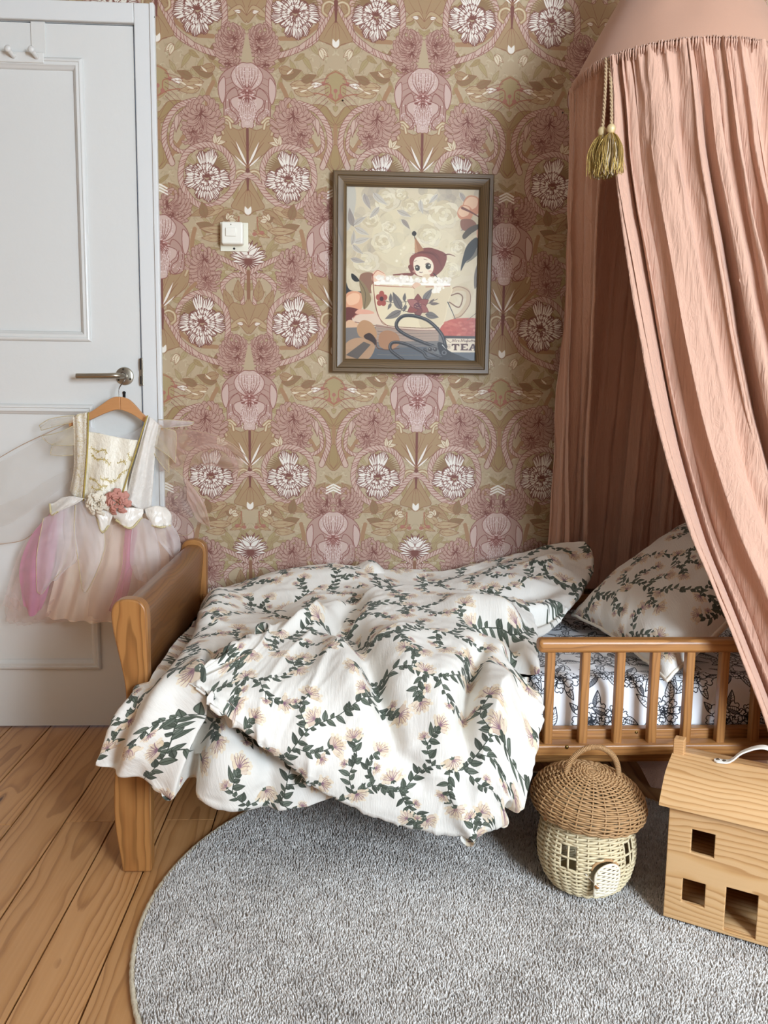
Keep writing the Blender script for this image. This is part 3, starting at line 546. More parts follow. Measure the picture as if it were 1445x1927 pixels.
# ------------------------------------------------------------------ mesh builder
class MB:
    def __init__(s): s.v, s.f, s.uv, s.col = [], [], [], []
    def add(s, V, F, uv=None, col=None):
        b = sum(len(a) for a in s.v); V = np.asarray(V, float).reshape(-1, 3); s.v.append(V)
        s.uv.append(np.zeros((len(V), 2)) if uv is None else np.asarray(uv, float).reshape(-1, 2))
        s.col.append(np.zeros(len(V)) if col is None else np.asarray(col, float).ravel())
        s.f += [tuple(int(i) + b for i in f) for f in F]; return s
    def box(s, x0, x1, y0, y1, z0, z1, R=None, T=None):
        V = np.array([(x, y, z) for x in (x0, x1) for y in (y0, y1) for z in (z0, z1)], float)
        if R is not None: V = V @ np.asarray(R).T
        if T is not None: V = V + T
        return s.add(V, [(0, 1, 3, 2), (4, 6, 7, 5), (0, 4, 5, 1), (2, 3, 7, 6), (0, 2, 6, 4), (1, 5, 7, 3)])
    def tube(s, path, r, n=8, cap=True, flat=1.0, closed=False, up0=None):
        P = np.asarray(path, float); m = len(P); r = np.broadcast_to(np.asarray(r, float), (m,))
        T = np.roll(P, -1, 0) - np.roll(P, 1, 0) if closed else np.gradient(P, axis=0)
        T /= np.linalg.norm(T, axis=1)[:, None] + 1e-12
        up = np.array(up0 if up0 is not None else ((0, 0, 1.) if abs(T[0][2]) < .9 else (1., 0, 0))); N = []
        for t in T:
            up = up - t * (up @ t); up /= np.linalg.norm(up) + 1e-12; N.append(up)
        N = np.array(N); B = np.cross(T, N); a = np.linspace(0, 2 * math.pi, n, endpoint=False)
        V = P[:, None] + r[:, None, None] * (np.cos(a)[None, :, None] * N[:, None] * flat + np.sin(a)[None, :, None] * B[:, None])
        F = []; k = m if closed else m - 1
        for i in range(k):
            j = (i + 1) % m
            F += [(i * n + q, i * n + (q + 1) % n, j * n + (q + 1) % n, j * n + q) for q in range(n)]
        if cap and not closed: F += [tuple(range(n))[::-1], tuple((m - 1) * n + q for q in range(n))]
        return s.add(V, F)
    def grid(s, P, uv=None, flip=False, col=None, wrap=False):
        P = np.asarray(P, float); a, b = P.shape[:2]; F = []
        for i in range(a - 1):
            for j in range(b if wrap else b - 1):
                q = (i * b + j, i * b + (j + 1) % b, (i + 1) * b + (j + 1) % b, (i + 1) * b + j); F.append(q[::-1] if flip else q)
        return s.add(P, F, uv, col)
    def prism(s, out, fn, d0, d1):
        """2-D outline extruded: fn(x, y, d) -> world"""
        n = len(out); V = [fn(x, y, d0) for x, y in out] + [fn(x, y, d1) for x, y in out]
        return s.add(V, [tuple(range(n)), tuple(range(2 * n - 1, n - 1, -1))] + [(i + n, (i + 1) % n + n, (i + 1) % n, i) for i in range(n)])
    def lathe(s, prof, c=(0, 0, 0), n=32, ax='Z'):
        a = np.linspace(0, 2 * math.pi, n, endpoint=False); P = []
        for r, h in prof:
            x, y, z = r * np.cos(a), r * np.sin(a), np.full(n, h)
            P.append(np.c_[x, y, z] if ax == 'Z' else (np.c_[x, z, y] if ax == 'Y' else np.c_[z, x, y]))
        s.grid(np.array(P) + np.asarray(c, float), wrap=True); return s
    def build(s, name, m=None, parent=None, smooth=True, bevel=0, seg=2, sub=0, angle=None, loc=None):
        me = bpy.data.meshes.new(name); V = np.vstack(s.v)
        if loc is not None: V = V - np.asarray(loc, float)
        me.from_pydata(V.tolist(), [], s.f)
        uv = np.vstack(s.uv)
        if np.any(uv):
            L = np.empty(len(me.loops), np.int32); me.loops.foreach_get('vertex_index', L)
            me.uv_layers.new(name='UVMap').data.foreach_set('uv', uv[L].astype(np.float32).ravel())
        cl = np.concatenate(s.col)
        if np.any(cl):
            me.attributes.new('tone', 'FLOAT', 'POINT').data.foreach_set('value', cl.astype(np.float32))
        if smooth: me.polygons.foreach_set('use_smooth', [True] * len(me.polygons))
        if m: me.materials.append(m)
        o = bpy.data.objects.new(name, me); COL.objects.link(o)
        if loc is not None: o.location = loc
        if parent is not None: o.parent = parent; o.matrix_parent_inverse = parent_inv(parent)
        if bevel:
            b = o.modifiers.new('b', 'BEVEL'); b.width = bevel; b.segments = seg; b.limit_method = 'ANGLE'; b.angle_limit = math.radians(40)
        if sub:
            b = o.modifiers.new('s', 'SUBSURF'); b.levels = b.render_levels = sub
        if smooth and (bevel or angle):
            b = o.modifiers.new('n', 'EDGE_SPLIT') if angle else o.modifiers.new('n', 'WEIGHTED_NORMAL')
            if angle: b.split_angle = math.radians(angle)
        return o

def world_of(p):
    b = Matrix.LocRotScale(p.location, p.rotation_euler, p.scale)
    return b if p.parent is None else world_of(p.parent) @ p.matrix_parent_inverse @ b
def parent_inv(p): return world_of(p).inverted()

def empty(name, loc, label, cat, group=None, rz=0.0):
    o = bpy.data.objects.new(name, None); COL.objects.link(o); o.empty_display_size = .05
    o.location = loc; o.rotation_euler = (0, 0, rz); return tag(o, label, cat, group)
def tag(o, label, cat, group=None):
    o['label'] = label; o['category'] = cat
    if group: o['group'] = group
    return o
def struct(o): o['kind'] = 'structure'; return o

# ------------------------------------------------------------------ materials
def lin(c):
    c = np.asarray(hexc(c), float); return tuple(np.where(c <= .04045, c / 12.92, ((c + .055) / 1.055) ** 2.4)) + (1.0,)
class NT:
    def __init__(s, name):
        s.m = bpy.data.materials.new(name); s.m.use_nodes = True; s.t = s.m.node_tree; s.b = s.t.nodes['Principled BSDF']; s.out = s.t.nodes['Material Output']
    def n(s, typ, props=None, **inp):
        nd = s.t.nodes.new(typ)
        for k, v in (props or {}).items(): setattr(nd, k, v)
        for k, v in inp.items(): s.set(nd, int(k[1:]) if k[0] == '_' and k[1:].isdigit() else k.replace('_', ' '), v)
        return nd
    def set(s, nd, k, v):
        i = nd.inputs[k]
        if isinstance(v, bpy.types.NodeSocket): s.t.links.new(v, i)
        elif isinstance(v, bpy.types.Node): s.t.links.new(v.outputs[0], i)
        else: i.default_value = v
    def P(s, **kw):
        for k, v in kw.items(): s.set(s.b, k.replace('_', ' '), v)
    def math(s, op, a, b=0.0, clamp=False):
        nd = s.t.nodes.new('ShaderNodeMath'); nd.operation = op; nd.use_clamp = clamp; s.set(nd, 0, a); s.set(nd, 1, b); return nd.outputs[0]
    def mix(s, f, a, b, mode='MIX'):
        nd = s.t.nodes.new('ShaderNodeMix'); nd.data_type = 'RGBA'; nd.blend_type = mode; s.set(nd, 0, f); s.set(nd, 6, a); s.set(nd, 7, b); return nd.outputs[2]
    def ramp(s, f, stops):
        nd = s.t.nodes.new('ShaderNodeValToRGB'); s.set(nd, 0, f); e = nd.color_ramp.elements
        while len(e) < len(stops): e.new(.5)
        for q, (p, c) in zip(e, stops): q.position = p; q.color = lin(c) if not isinstance(c, (int, float)) else (c, c, c, 1)
        return nd.outputs[0]
    def bump(s, h, strength=.3, dist=.01):
        nd = s.n('ShaderNodeBump', None, Strength=strength, Distance=dist, Height=h); s.set(s.b, 'Normal', nd.outputs[0]); return nd
    def coord(s, kind='Object', scale=(1, 1, 1), loc=(0, 0, 0), rot=(0, 0, 0)):
        tc = s.t.nodes.new('ShaderNodeTexCoord'); mp = s.t.nodes.new('ShaderNodeMapping'); s.t.links.new(tc.outputs[kind], mp.inputs[0])
        mp.inputs['Scale'].default_value = scale; mp.inputs['Location'].default_value = loc; mp.inputs['Rotation'].default_value = rot; return mp.outputs[0]
    def noise(s, vec, scale, detail=2, rough=.5, dist=0.0):
        nd = s.n('ShaderNodeTexNoise', None, Scale=scale, Detail=detail, Roughness=rough, Distortion=dist); s.t.links.new(vec, nd.inputs['Vector']); return nd.outputs[0]

def plain(name, c, rough=.5, metal=0.0, spec=.5, bump=None, coat=0.0, mott=0.0):
    m = NT(name); col = lin(c)
    if mott:
        v = m.coord(); col = m.mix(m.noise(v, 18, 3), tuple(x * (1 - mott) for x in col[:3]) + (1,), tuple(min(1, x * (1 + mott)) for x in col[:3]) + (1,))
    m.P(Base_Color=col, Roughness=rough, Metallic=metal, Specular_IOR_Level=spec, Coat_Weight=coat)
    if bump: m.bump(m.noise(m.coord(), bump[0], 3), bump[1], bump[2])
    return m.m
def image(name, a):
    h, w = a.shape[:2]; im = bpy.data.images.new(name, w, h); im.colorspace_settings.name = 'sRGB'
    px = np.ones((h, w, 4), np.float32); px[..., :3] = a; im.pixels.foreach_set(px.ravel()); im.pack(); return im
def printed(name, im, rough=.8, sheen=0.0, weave=None, spec=.3, hsv=None):
    m = NT(name); uv = m.t.nodes.new('ShaderNodeUVMap'); t = m.n('ShaderNodeTexImage', {'image': im, 'interpolation': 'Cubic'}); m.t.links.new(uv.outputs[0], t.inputs[0])
    c = t.outputs[0] if hsv is None else m.n('ShaderNodeHueSaturation', None, Hue=hsv[0], Saturation=hsv[1], Value=hsv[2], Fac=1.0, Color=t.outputs[0]).outputs[0]
    m.P(Base_Color=c, Roughness=rough, Sheen_Weight=sheen, Specular_IOR_Level=spec)
    if weave:
        s_ = m.n('ShaderNodeVectorMath', {'operation': 'MULTIPLY'}); m.t.links.new(uv.outputs[0], s_.inputs[0]); s_.inputs[1].default_value = weave[0]
        m.bump(m.noise(s_.outputs[0], 1.0, 3, .6), weave[1], weave[2])
    return m.m
def wood(name, light, mid, dark, axis='X', scale=1.0, rough=.42, ring=16.0, knots=False, var=.0, coat=.0, off=(0, .09, .13), wob=.045, fig=.55):
    """pine: stretched ring figure along the grain axis, fibres, optional knots; var shifts tone from piece to piece"""
    m = NT(name); st = {'X': (.10, 1, 1), 'Y': (1, .10, 1), 'Z': (1, 1, .10)}[axis]
    tc = m.t.nodes.new('ShaderNodeTexCoord'); oi = m.t.nodes.new('ShaderNodeObjectInfo')
    rd = oi.outputs['Random']; rc = m.math('MULTIPLY', m.math('SUBTRACT', m.math('FRACT', m.math('MULTIPLY', rd, 7.7)), .5), .09)
    q = {'X': 'XYZ', 'Y': 'YXZ', 'Z': 'ZXY'}[axis]; rv = m.n('ShaderNodeCombineXYZ', None, **{q[0]: m.math('MULTIPLY', rd, 37.0), q[1]: rc, q[2]: m.math('MULTIPLY', m.math('FRACT', m.math('MULTIPLY', rd, 3.3)), .05)})
    add = m.n('ShaderNodeVectorMath', {'operation': 'ADD'}); m.t.links.new(tc.outputs['Object'], add.inputs[0])
    if var: m.t.links.new(rv.outputs[0], add.inputs[1])
    mp = m.n('ShaderNodeMapping'); m.t.links.new(add.outputs[0], mp.inputs[0]); mp.inputs['Scale'].default_value = tuple(scale * q for q in st); mp.inputs['Location'].default_value = off
    v = mp.outputs[0]
    wm = m.n('ShaderNodeVectorMath', {'operation': 'MULTIPLY'}); m.t.links.new(add.outputs[0], wm.inputs[0]); wm.inputs[1].default_value = tuple(scale * (.32 if q < .5 else 1) for q in st)
    w = m.n('ShaderNodeTexNoise', None, Scale=6.0, Detail=3.0, Roughness=.55); m.t.links.new(wm.outputs[0], w.inputs['Vector'])
    d = m.n('ShaderNodeVectorMath', {'operation': 'SCALE'}); c_ = m.n('ShaderNodeVectorMath', {'operation': 'SUBTRACT'}); m.t.links.new(w.outputs[1], c_.inputs[0]); c_.inputs[1].default_value = (.5, .5, .5)
    m.t.links.new(c_.outputs[0], d.inputs[0]); d.inputs['Scale'].default_value = wob
    vv = m.n('ShaderNodeVectorMath', {'operation': 'ADD'}); m.t.links.new(v, vv.inputs[0]); m.t.links.new(d.outputs[0], vv.inputs[1])
    sep = m.n('ShaderNodeSeparateXYZ'); m.t.links.new(vv.outputs[0], sep.inputs[0])
    a, b = {'X': (1, 2), 'Y': (0, 2), 'Z': (0, 1)}[axis]
    r = m.math('SQRT', m.math('ADD', m.math('POWER', m.math('ABSOLUTE', sep.outputs[a]), 2.0), m.math('POWER', m.math('ABSOLUTE', sep.outputs[b]), 2.0)))
    r = m.math('ADD', r, m.math('MULTIPLY', m.noise(v, 3.0, 1), .03))
    kmask = None
    if knots:
        kv = m.n('ShaderNodeMapping'); m.t.links.new(add.outputs[0], kv.inputs[0]); kv.inputs['Scale'].default_value = {'X': (1.7, 8.6, .01), 'Y': (8.6, 1.5, .01), 'Z': (8.6, .01, 1.7)}[axis]
        vo = m.n('ShaderNodeTexVoronoi', None, Scale=1.0, Randomness=1.0); m.t.links.new(kv.outputs[0], vo.inputs['Vector'])
        kd = vo.outputs['Distance']; kmask = m.ramp(m.math('ADD', kd, m.math('MULTIPLY', m.noise(kv.outputs[0], 9, 2), .02)), [(.040, 1.0), (.062, .35), (.09, 0.0)])
        r = m.math('ADD', r, m.math('DIVIDE', .0022, m.math('ADD', kd, .06)))
    f = m.math('FRACT', m.math('MULTIPLY', r, ring * 1.0))
    fib = m.n('ShaderNodeMapping'); m.t.links.new(add.outputs[0], fib.inputs[0]); fib.inputs['Scale'].default_value = {'X': (3, 160, 160), 'Y': (160, 3, 160), 'Z': (160, 160, 3)}[axis]
    fn = m.noise(fib.outputs[0], 1.0, 2)
    col = m.ramp(m.math('ADD', f, m.math('MULTIPLY', m.math('SUBTRACT', fn, .5), .18)), [(0.0, light), (.40, light), (.70, mid), (.86, dark), (.93, dark), (1.0, light)])
    big = m.noise(v, 1.3, 2)
    col = m.mix(m.math('ADD', 1 - fig - .15, m.math('MULTIPLY', big, .5), True), col, m.mix(fn, lin(light), lin(mid)))
    if var:
        hs = m.n('ShaderNodeHueSaturation', None, Hue=.5, Saturation=1.0, Value=m.math('ADD', 1 - var * .5, m.math('MULTIPLY', oi.outputs['Random'], var)), Fac=1.0, Color=col); col = hs.outputs[0]
    if kmask is not None: col = m.mix(kmask, col, lin('4d2d1b'))
    m.P(Base_Color=col, Roughness=rough, Specular_IOR_Level=.4, Coat_Weight=coat, Coat_Roughness=.25)
    m.bump(fn, .08, .002); return m.m
def cloth(name, c, rough=.85, sheen=.15, crinkle=None, trans=0.0, mott=.06):
    m = NT(name); v = m.coord(); base = m.mix(m.noise(v, 9, 3), tuple(x * (1 - mott) for x in lin(c)[:3]) + (1,), tuple(min(1, x * (1 + mott)) for x in lin(c)[:3]) + (1,))
    m.P(Base_Color=base, Roughness=rough, Sheen_Weight=sheen, Specular_IOR_Level=.2)
    if crinkle:
        cv = m.coord('Object', crinkle[0]); m.bump(m.noise(cv, 1.0, 3, .6, 1.0), crinkle[1], crinkle[2])
    if trans:
        t = m.n('ShaderNodeBsdfTranslucent'); m.set(t, 'Color', base); mx = m.n('ShaderNodeMixShader'); m.set(mx, 0, trans); m.t.links.new(m.b.outputs[0], mx.inputs[1]); m.t.links.new(t.outputs[0], mx.inputs[2]); m.t.links.new(mx.outputs[0], m.out.inputs[0])
    return m.m
def sheer(name, c, alpha, rough=.45, glint=.25):
    """organza / tulle: part of the light passes straight through the open weave"""
    m = NT(name); v = m.coord('Object', (1, 1, 1)); n = m.noise(v, 9, 2, .5, .5)
    m.P(Base_Color=lin(c), Roughness=rough, Sheen_Weight=.4, Specular_IOR_Level=glint)
    tl = m.n('ShaderNodeBsdfTranslucent'); m.set(tl, 'Color', lin(c)); a = m.n('ShaderNodeMixShader'); m.set(a, 0, .4); m.t.links.new(m.b.outputs[0], a.inputs[1]); m.t.links.new(tl.outputs[0], a.inputs[2])
    tr = m.n('ShaderNodeBsdfTransparent'); mx = m.n('ShaderNodeMixShader'); m.set(mx, 0, m.math('MULTIPLY', alpha * 2, m.math('ADD', .22, m.math('MULTIPLY', n, .56)), True))
    m.t.links.new(tr.outputs[0], mx.inputs[1]); m.t.links.new(a.outputs[0], mx.inputs[2]); m.t.links.new(mx.outputs[0], m.out.inputs[0]); return m.m

# ------------------------------------------------------------------ cloth surfaces
def resample(A, n, axis):
    """Catmull-Rom resampling of control array A along axis to n samples"""
    A = np.moveaxis(np.asarray(A, float), axis, 0); m = len(A)
    E = np.concatenate([2 * A[:1] - A[1:2], A, 2 * A[-1:] - A[-2:-1]]); t = np.linspace(0, m - 1, n); i = np.minimum(t.astype(int), m - 2); f = (t - i).reshape((-1,) + (1,) * (A.ndim - 1))
    a, b, c, d = E[i], E[i + 1], E[i + 2], E[i + 3]
    return np.moveaxis(.5 * (2 * b + (c - a) * f + (2 * a - 5 * b + 4 * c - d) * f * f + (3 * b - a - 3 * c + d) * f ** 3), 0, axis)
def vnoise(x, y, seed):
    rs = np.random.RandomState(seed); G = rs.rand(64, 64) * 2 - 1; xi, yi = np.floor(x).astype(int), np.floor(y).astype(int); fx, fy = x - xi, y - yi
    fx, fy = fx * fx * (3 - 2 * fx), fy * fy * (3 - 2 * fy); g = lambda a, b: G[a % 64, b % 64]
    return (g(xi, yi) * (1 - fx) + g(xi + 1, yi) * fx) * (1 - fy) + (g(xi, yi + 1) * (1 - fx) + g(xi + 1, yi + 1) * fx) * fy
def normals(P):
    du, dv = np.gradient(P, axis=0), np.gradient(P, axis=1); N = np.cross(du, dv); return N / (np.linalg.norm(N, axis=2)[..., None] + 1e-12)
def arclen(P):
    u = np.r_[0, np.cumsum(np.linalg.norm(np.diff(P, axis=0), axis=2).mean(1))]; v = np.r_[0, np.cumsum(np.linalg.norm(np.diff(P, axis=1), axis=2).mean(0))]
    # per-row/column chord lengths keep the print nearly undistorted
    U = np.concatenate([np.zeros((1, P.shape[1])), np.cumsum(np.linalg.norm(np.diff(P, axis=0), axis=2), 0)]); V = np.concatenate([np.zeros((P.shape[0], 1)), np.cumsum(np.linalg.norm(np.diff(P, axis=1), axis=2), 1)], 1)
    V = V - V.mean(1, keepdims=True) ; V = V + v[-1] / 2
    return U, V
def bed_uv(P):
    """(x, distance along the drape) - the print stays undistorted where cloth runs over the bed edge"""
    ds = np.hypot(np.diff(P[..., 1], axis=0), np.diff(P[..., 2], axis=0)); S = np.concatenate([np.zeros((1, P.shape[1])), np.cumsum(ds, 0)]) - P[:1, :, 1]
    return P[..., 0], S
def sheet(rows, nu, nv, sag=None):
    """control rows of (px, py, Y) traced on the photo and put at their own depth -> dense surface"""
    A = np.array([[at(*q) for q in r] for r in rows]); return resample(resample(A, nu, 0), nv, 1)

# ------------------------------------------------------------------ room shell
IM_WALL = image('wallpaper_print', draw_wallpaper()); IM_VINE = image('vine_print', draw_vines()); IM_SHEET = image('sheet_print', draw_sheet())
IM_ART = image('teacup_print', draw_print()); IM_BROC = image('brocade_print', draw_brocade())
XL, XR, YB, ZC = -1.80, 2.45, -3.80, 2.50
DX0, DX1, DZ = -1.425, -0.577, 2.010                       # door opening
PINE = wood('pine_floor', 'c69563', 'b07d49', '804f28', 'Y', 1.0, .36, 120, True, .22, off=(0, 0, .055), wob=.035)
m_white = plain('white_gloss_paint', 'dcdcd8', .22, 0, .5, (26, .22, .004))
m_trim = plain('white_trim_paint', 'dedfdd', .3, 0, .5, (40, .08, .002))
m_ceil = plain('ceiling_paint', 'd8d4cc', .9); m_plaster = plain('plaster_paint', 'a69b8f', .9); m_dark = plain('gap_shadow_wood', '2a2019', .9)
m_paper = printed('wallpaper', IM_WALL, .62, 0, None, .35, (.5, .88, .93))

def wall_uv(V): return np.c_[(V[:, 0] + .272) / .493, (V[:, 2] - .999 + .485) / .845]
w = MB()
for x0, x1, z0, z1 in ((DX1 + .004, XR, 0, ZC), (XL, DX0 - .004, 0, ZC), (DX0 - .004, DX1 + .004, DZ + .004, ZC)):
    b = MB().box(x0, x1, 0, .10, z0, z1); V = b.v[0]; w.add(V, b.f, wall_uv(V))
w_ = struct(w.build('wall_back', m_paper, smooth=False))
struct(MB().box(XL - .1, XL, YB - .1, .1, 0, ZC).build('wall_left', m_plaster, smooth=False))
struct(MB().box(XR, XR + .1, YB - .1, .1, 0, ZC).build('wall_right', m_plaster, smooth=False))
w = MB()
for x0, x1, z0, z1 in ((XL, WIN[0], 0, ZC), (WIN[1], XR, 0, ZC), (WIN[0], WIN[1], 0, WIN[2]), (WIN[0], WIN[1], WIN[3], ZC)): w.box(x0, x1, YB - .1, YB, z0, z1)
struct(w.build('wall_front', m_plaster, smooth=False))
struct(MB().box(XL - .1, XR + .1, YB - .1, .1, ZC, ZC + .1).build('ceiling', m_ceil, smooth=False))
w = MB()
for x0, x1, z0, z1 in ((WIN[0], WIN[0] + .05, WIN[2], WIN[3]), (WIN[1] - .05, WIN[1], WIN[2], WIN[3]), (WIN[0], WIN[1], WIN[2], WIN[2] + .05), (WIN[0], WIN[1], WIN[3] - .05, WIN[3]), ((WIN[0] + WIN[1]) / 2 - .02, (WIN[0] + WIN[1]) / 2 + .02, WIN[2], WIN[3])):
    w.box(x0, x1, YB - .09, YB - .05, z0, z1)
struct(w.build('window_1', m_trim, bevel=.004))
# floor: pine boards laid towards the papered wall
fl = struct(MB().box(XL, XR, YB, .10, -.05, -.022).build('floor', m_dark, smooth=False))
PW = .1166; k0 = int((XL + .648) / PW) - 1; ends = {0: -.59, -2: -.60, -1: None, 1: -2.2, 2: -.585, 3: -1.9, -3: -1.5, -4: -.7}
for k in range(k0, int((XR + .648) / PW) + 1):
    x0, x1 = max(-.648 + PW * k, XL), min(-.648 + PW * (k + 1), XR)
    if x1 - x0 < .02: continue
    e = ends.get(k, (-2.6, -1.3, -.35, -3.0)[k % 4]); cuts = [YB, .09] if e is None else [YB, e, .09]
    for y0, y1 in zip(cuts[:-1], cuts[1:]):
        g = .0016; b = MB().box(x0 + g, x1 - g, y0 + .0007, y1 - .0007, -.022, 0)
        b.build('plank', PINE, fl, bevel=.0012, seg=1, loc=((x0 + x1) / 2, (y0 + y1) / 2, 0))
# skirting behind the bed
struct(MB().box(-.515, XR, -.014, 0, 0, .11).build('baseboard_back', m_trim, bevel=.004))
# door frame: jamb lining and flat architrave
w = MB(); w.box(DX0 - .02, DX0, .0, .10, 0, DZ + .02).box(DX1, DX1 + .004, .0, .10, 0, DZ + .004).box(DX0, DX1, .0, .10, DZ, DZ + .004)
struct(w.build('trim_1', m_trim, bevel=.002))
w = MB(); w.box(DX1 + .0005, -.520, -.016, 0, 0, 2.062).box(DX0 - .065, DX0 - .0005, -.016, 0, 0, 2.062).box(DX0 - .0005, DX1 + .0005, -.016, 0, DZ + .0005, 2.062)
struct(w.build('trim_2', m_trim, bevel=.003))
MB().box(-.533, -.521, -.021, -.016, 0, 2.062).build('trim_bead', m_trim, bpy.data.objects['trim_2'], bevel=.002)
# door leaf
YD = -.004                                                  # leaf face
LX0, LX1, LZ0, LZ1 = DX0 + .003, DX1 - .0045, .006, DZ - .0045
PX0, PX1 = -1.27, -.735; UZ0, UZ1, BZ0, BZ1 = at(100, 632, 0)[2], at(120, 122, 0)[2], at(100, 1249, 0)[2], at(100, 771, 0)[2]
w = MB()
w.box(LX0, PX0, YD, .036, LZ0, LZ1).box(PX1, LX1, YD, .036, LZ0, LZ1).box(PX0, PX1, YD, .036, UZ1, LZ1).box(PX0, PX1, YD, .036, BZ1, UZ0).box(PX0, PX1, YD, .036, LZ0, BZ0)
door = struct(w.build('door_1', m_white, smooth=False))
MB().box(LX0, LX1, .034, .0365, LZ0, LZ1).build('door_backing', m_dark, door, smooth=False)
for z0, z1, nm in ((UZ0, UZ1, 'door_panel'), (BZ0, BZ1, 'door_panel')):
    MB().box(PX0 - .002, PX1 + .002, YD + .0105, .03, z0 - .002, z1 + .002).build(nm, m_white, door, smooth=False)
    w = MB(); prof = [(-.016, .0), (-.015, -.006), (-.011, -.0095), (-.006, -.009), (-.004, -.0055), (.0, -.0065), (.004, -.006), (.007, -.001), (.010, .001), (.013, .006), (.014, .0105)]
    cor = [(PX0, z0, 1, 1), (PX1, z0, -1, 1), (PX1, z1, -1, -1), (PX0, z1, 1, -1)]; P = np.array([[(x + sx * a, YD + d, z + sz * a) for a, d in prof] for x, z, sx, sz in cor + cor[:1]])
    for i in range(4): w.grid(P[i:i + 2])
    w.build('panel_moulding', m_white, door, angle=50)
# lever handle on its rose
m_steel = plain('brushed_steel', 'a9a294', .34, 1.0, .5, (300, .05, .001)); m_screw = plain('dark_screw', '3a352e', .5, .6); m_black = plain('black_metal', '0c0b0b', .6, .2)
hx, hz = at(234.5, 708, YD)[0], at(234.5, 708, YD)[2]
rose = MB().lathe([(0, -.007), (.020, -.007), (.0245, -.005), (.0262, -.001), (.0262, .0005)][::-1], (hx, YD, hz), 40, 'Y').build('handle_rose', m_steel, door, angle=35)
hp = cr([(hx, YD - .004, hz), (hx - .001, YD - .032, hz), (hx - .012, YD - .046, hz), (hx - .035, YD - .050, hz - .001), (hx - .075, YD - .050, hz - .002), (hx - .1215, YD - .049, hz - .003)], 6)
MB().tube(hp, np.linspace(.0105, .0100, len(hp)), 14, True, .8).build('door_handle', m_steel, door, angle=50)
for a in (95, 215, 335):
    x, z = hx + .0195 * math.cos(math.radians(a)), hz + .0195 * math.sin(math.radians(a))
    MB().lathe([(0, -.0085), (.0026, -.0082), (.0031, -.006)][::-1], (x, YD, z), 12, 'Y').build('screw', m_screw, rose)
kx, kz = at(234, 743, YD)[0], at(234, 743, YD)[2]
MB().prism([(kx + .0045 * math.cos(t), kz + .006 + .0045 * math.sin(t)) for t in np.linspace(-.6, 3.74, 14)] + [(kx - .0035, kz - .010), (kx + .0035, kz - .010)], lambda x, y, d: (x, d, y), YD - .003, YD).build('keyhole', m_black, door, smooth=False)
z0, z1 = at(272, 726, 0)[2], at(272, 674, 0)[2]
sp = MB().box(DX1 - .0035, DX1 + .0045, -.0178, -.004, z0, z1).build('strike_plate', m_steel, door, bevel=.001)
MB().box(DX1 - .0045, DX1 - .0008, -.0185, -.006, z0 + .045, z1 - .002).build('latch_slot', m_black, sp, smooth=False); MB().box(DX1 - .0045, DX1 - .0008, -.0185, -.006, z0 + .004, z1 - .052).build('latch_slot', m_black, sp, smooth=False)
MB().box(-.5225, -.5195, -.0165, -.0135, at(292, 37, 0)[2] - .001, at(292, 37, 0)[2] + .001).build('nail', m_black, bpy.data.objects['trim_2'])

# ------------------------------------------------------------------ over-door hook rack
m_plas = plain('white_plastic', 'dcdbd6', .35)
x0, x1 = at(55, 60, -.02)[0], at(82, 60, -.02)[0]; zt, zb = at(68, 33, -.02)[2], at(68, 119, -.02)[2]
rk = empty('hook_rack', (x0 - .10, -.012, zb), 'white plastic over-door hook rack with pegs hanging on the door top', 'hook rack')
for dx in (0, -.30):
    w = MB(); w.box(x0 + dx, x1 + dx, YD - .0042, YD - .0005, zb, LZ1 + .003).box(x0 + dx, x1 + dx, YD - .0042, .03, LZ1 + .0008, LZ1 + .0035); w.build('strap', m_plas, rk, bevel=.0008)
zr = at(40, 104, -.02)[2]
MB().box(x0 - .33, x1 - .004, YD - .011, YD - .0045, zr - .016, zr + .012).build('rail', m_plas, rk, bevel=.003)
for i in range(5):
    x = x1 - .022 - .062 * i
    w = MB().tube(cr([(x, YD - .008, zr - .002), (x - .001, YD - .022, zr), (x - .004, YD - .036, zr + .006)], 5), .0062, 12); w.add(*(lambda s: (s.v[0] + (x - .005, YD - .039, zr + .0075), s.f))(MB().lathe([(.0005, -.005), (.006, -.0045), (.009, -.001), (.0085, .003), (.0005, .005)], (0, 0, 0), 16, 'Y'))); w.build('peg', m_plas, rk, angle=60)

# ------------------------------------------------------------------ light switch
m_sw = plain('cream_switch_plastic', 'e3dfcd', .4); m_sw2 = plain('white_rocker_plastic', 'ebe8dc', .35)
P = lambda x, y: (at(x, y, 0)[0], at(x, y, 0)[2])
(a0, b1), (a1, b0) = P(414.5, 418.5), P(467.5, 474)
sw = empty('light_switch', ((a0 + a1) / 2, -.002, b0), 'cream surface-mounted light switch with white rocker on the papered wall', 'light switch')
MB().box(a0, a1, -.0045, .0005, b0, b1).build('back_plate', m_sw, sw, bevel=.001)
(c0, d1), (c1, d0) = P(419, 421), P(460, 464)
MB().box(c0, c1, -.034, -.0045, d0, d1).build('housing', m_sw2, sw, bevel=.006, seg=4)
(c0, d1), (c1, d0) = P(427.5, 433), P(447, 449.5)
MB().box(c0, c1, -.0385, -.033, d0, d1).build('rocker', m_sw2, sw, bevel=.0018)
for px, py, y, r in ((441, 468.5, -.0045, .0032), (437.5, 427, -.034, .0014)):
    x, z = P(px, py); MB().lathe([(0, -.0012), (r, -.0008), (r, .0005)][::-1], (x, y, z), 12, 'Y').build('screw', m_screw, sw)

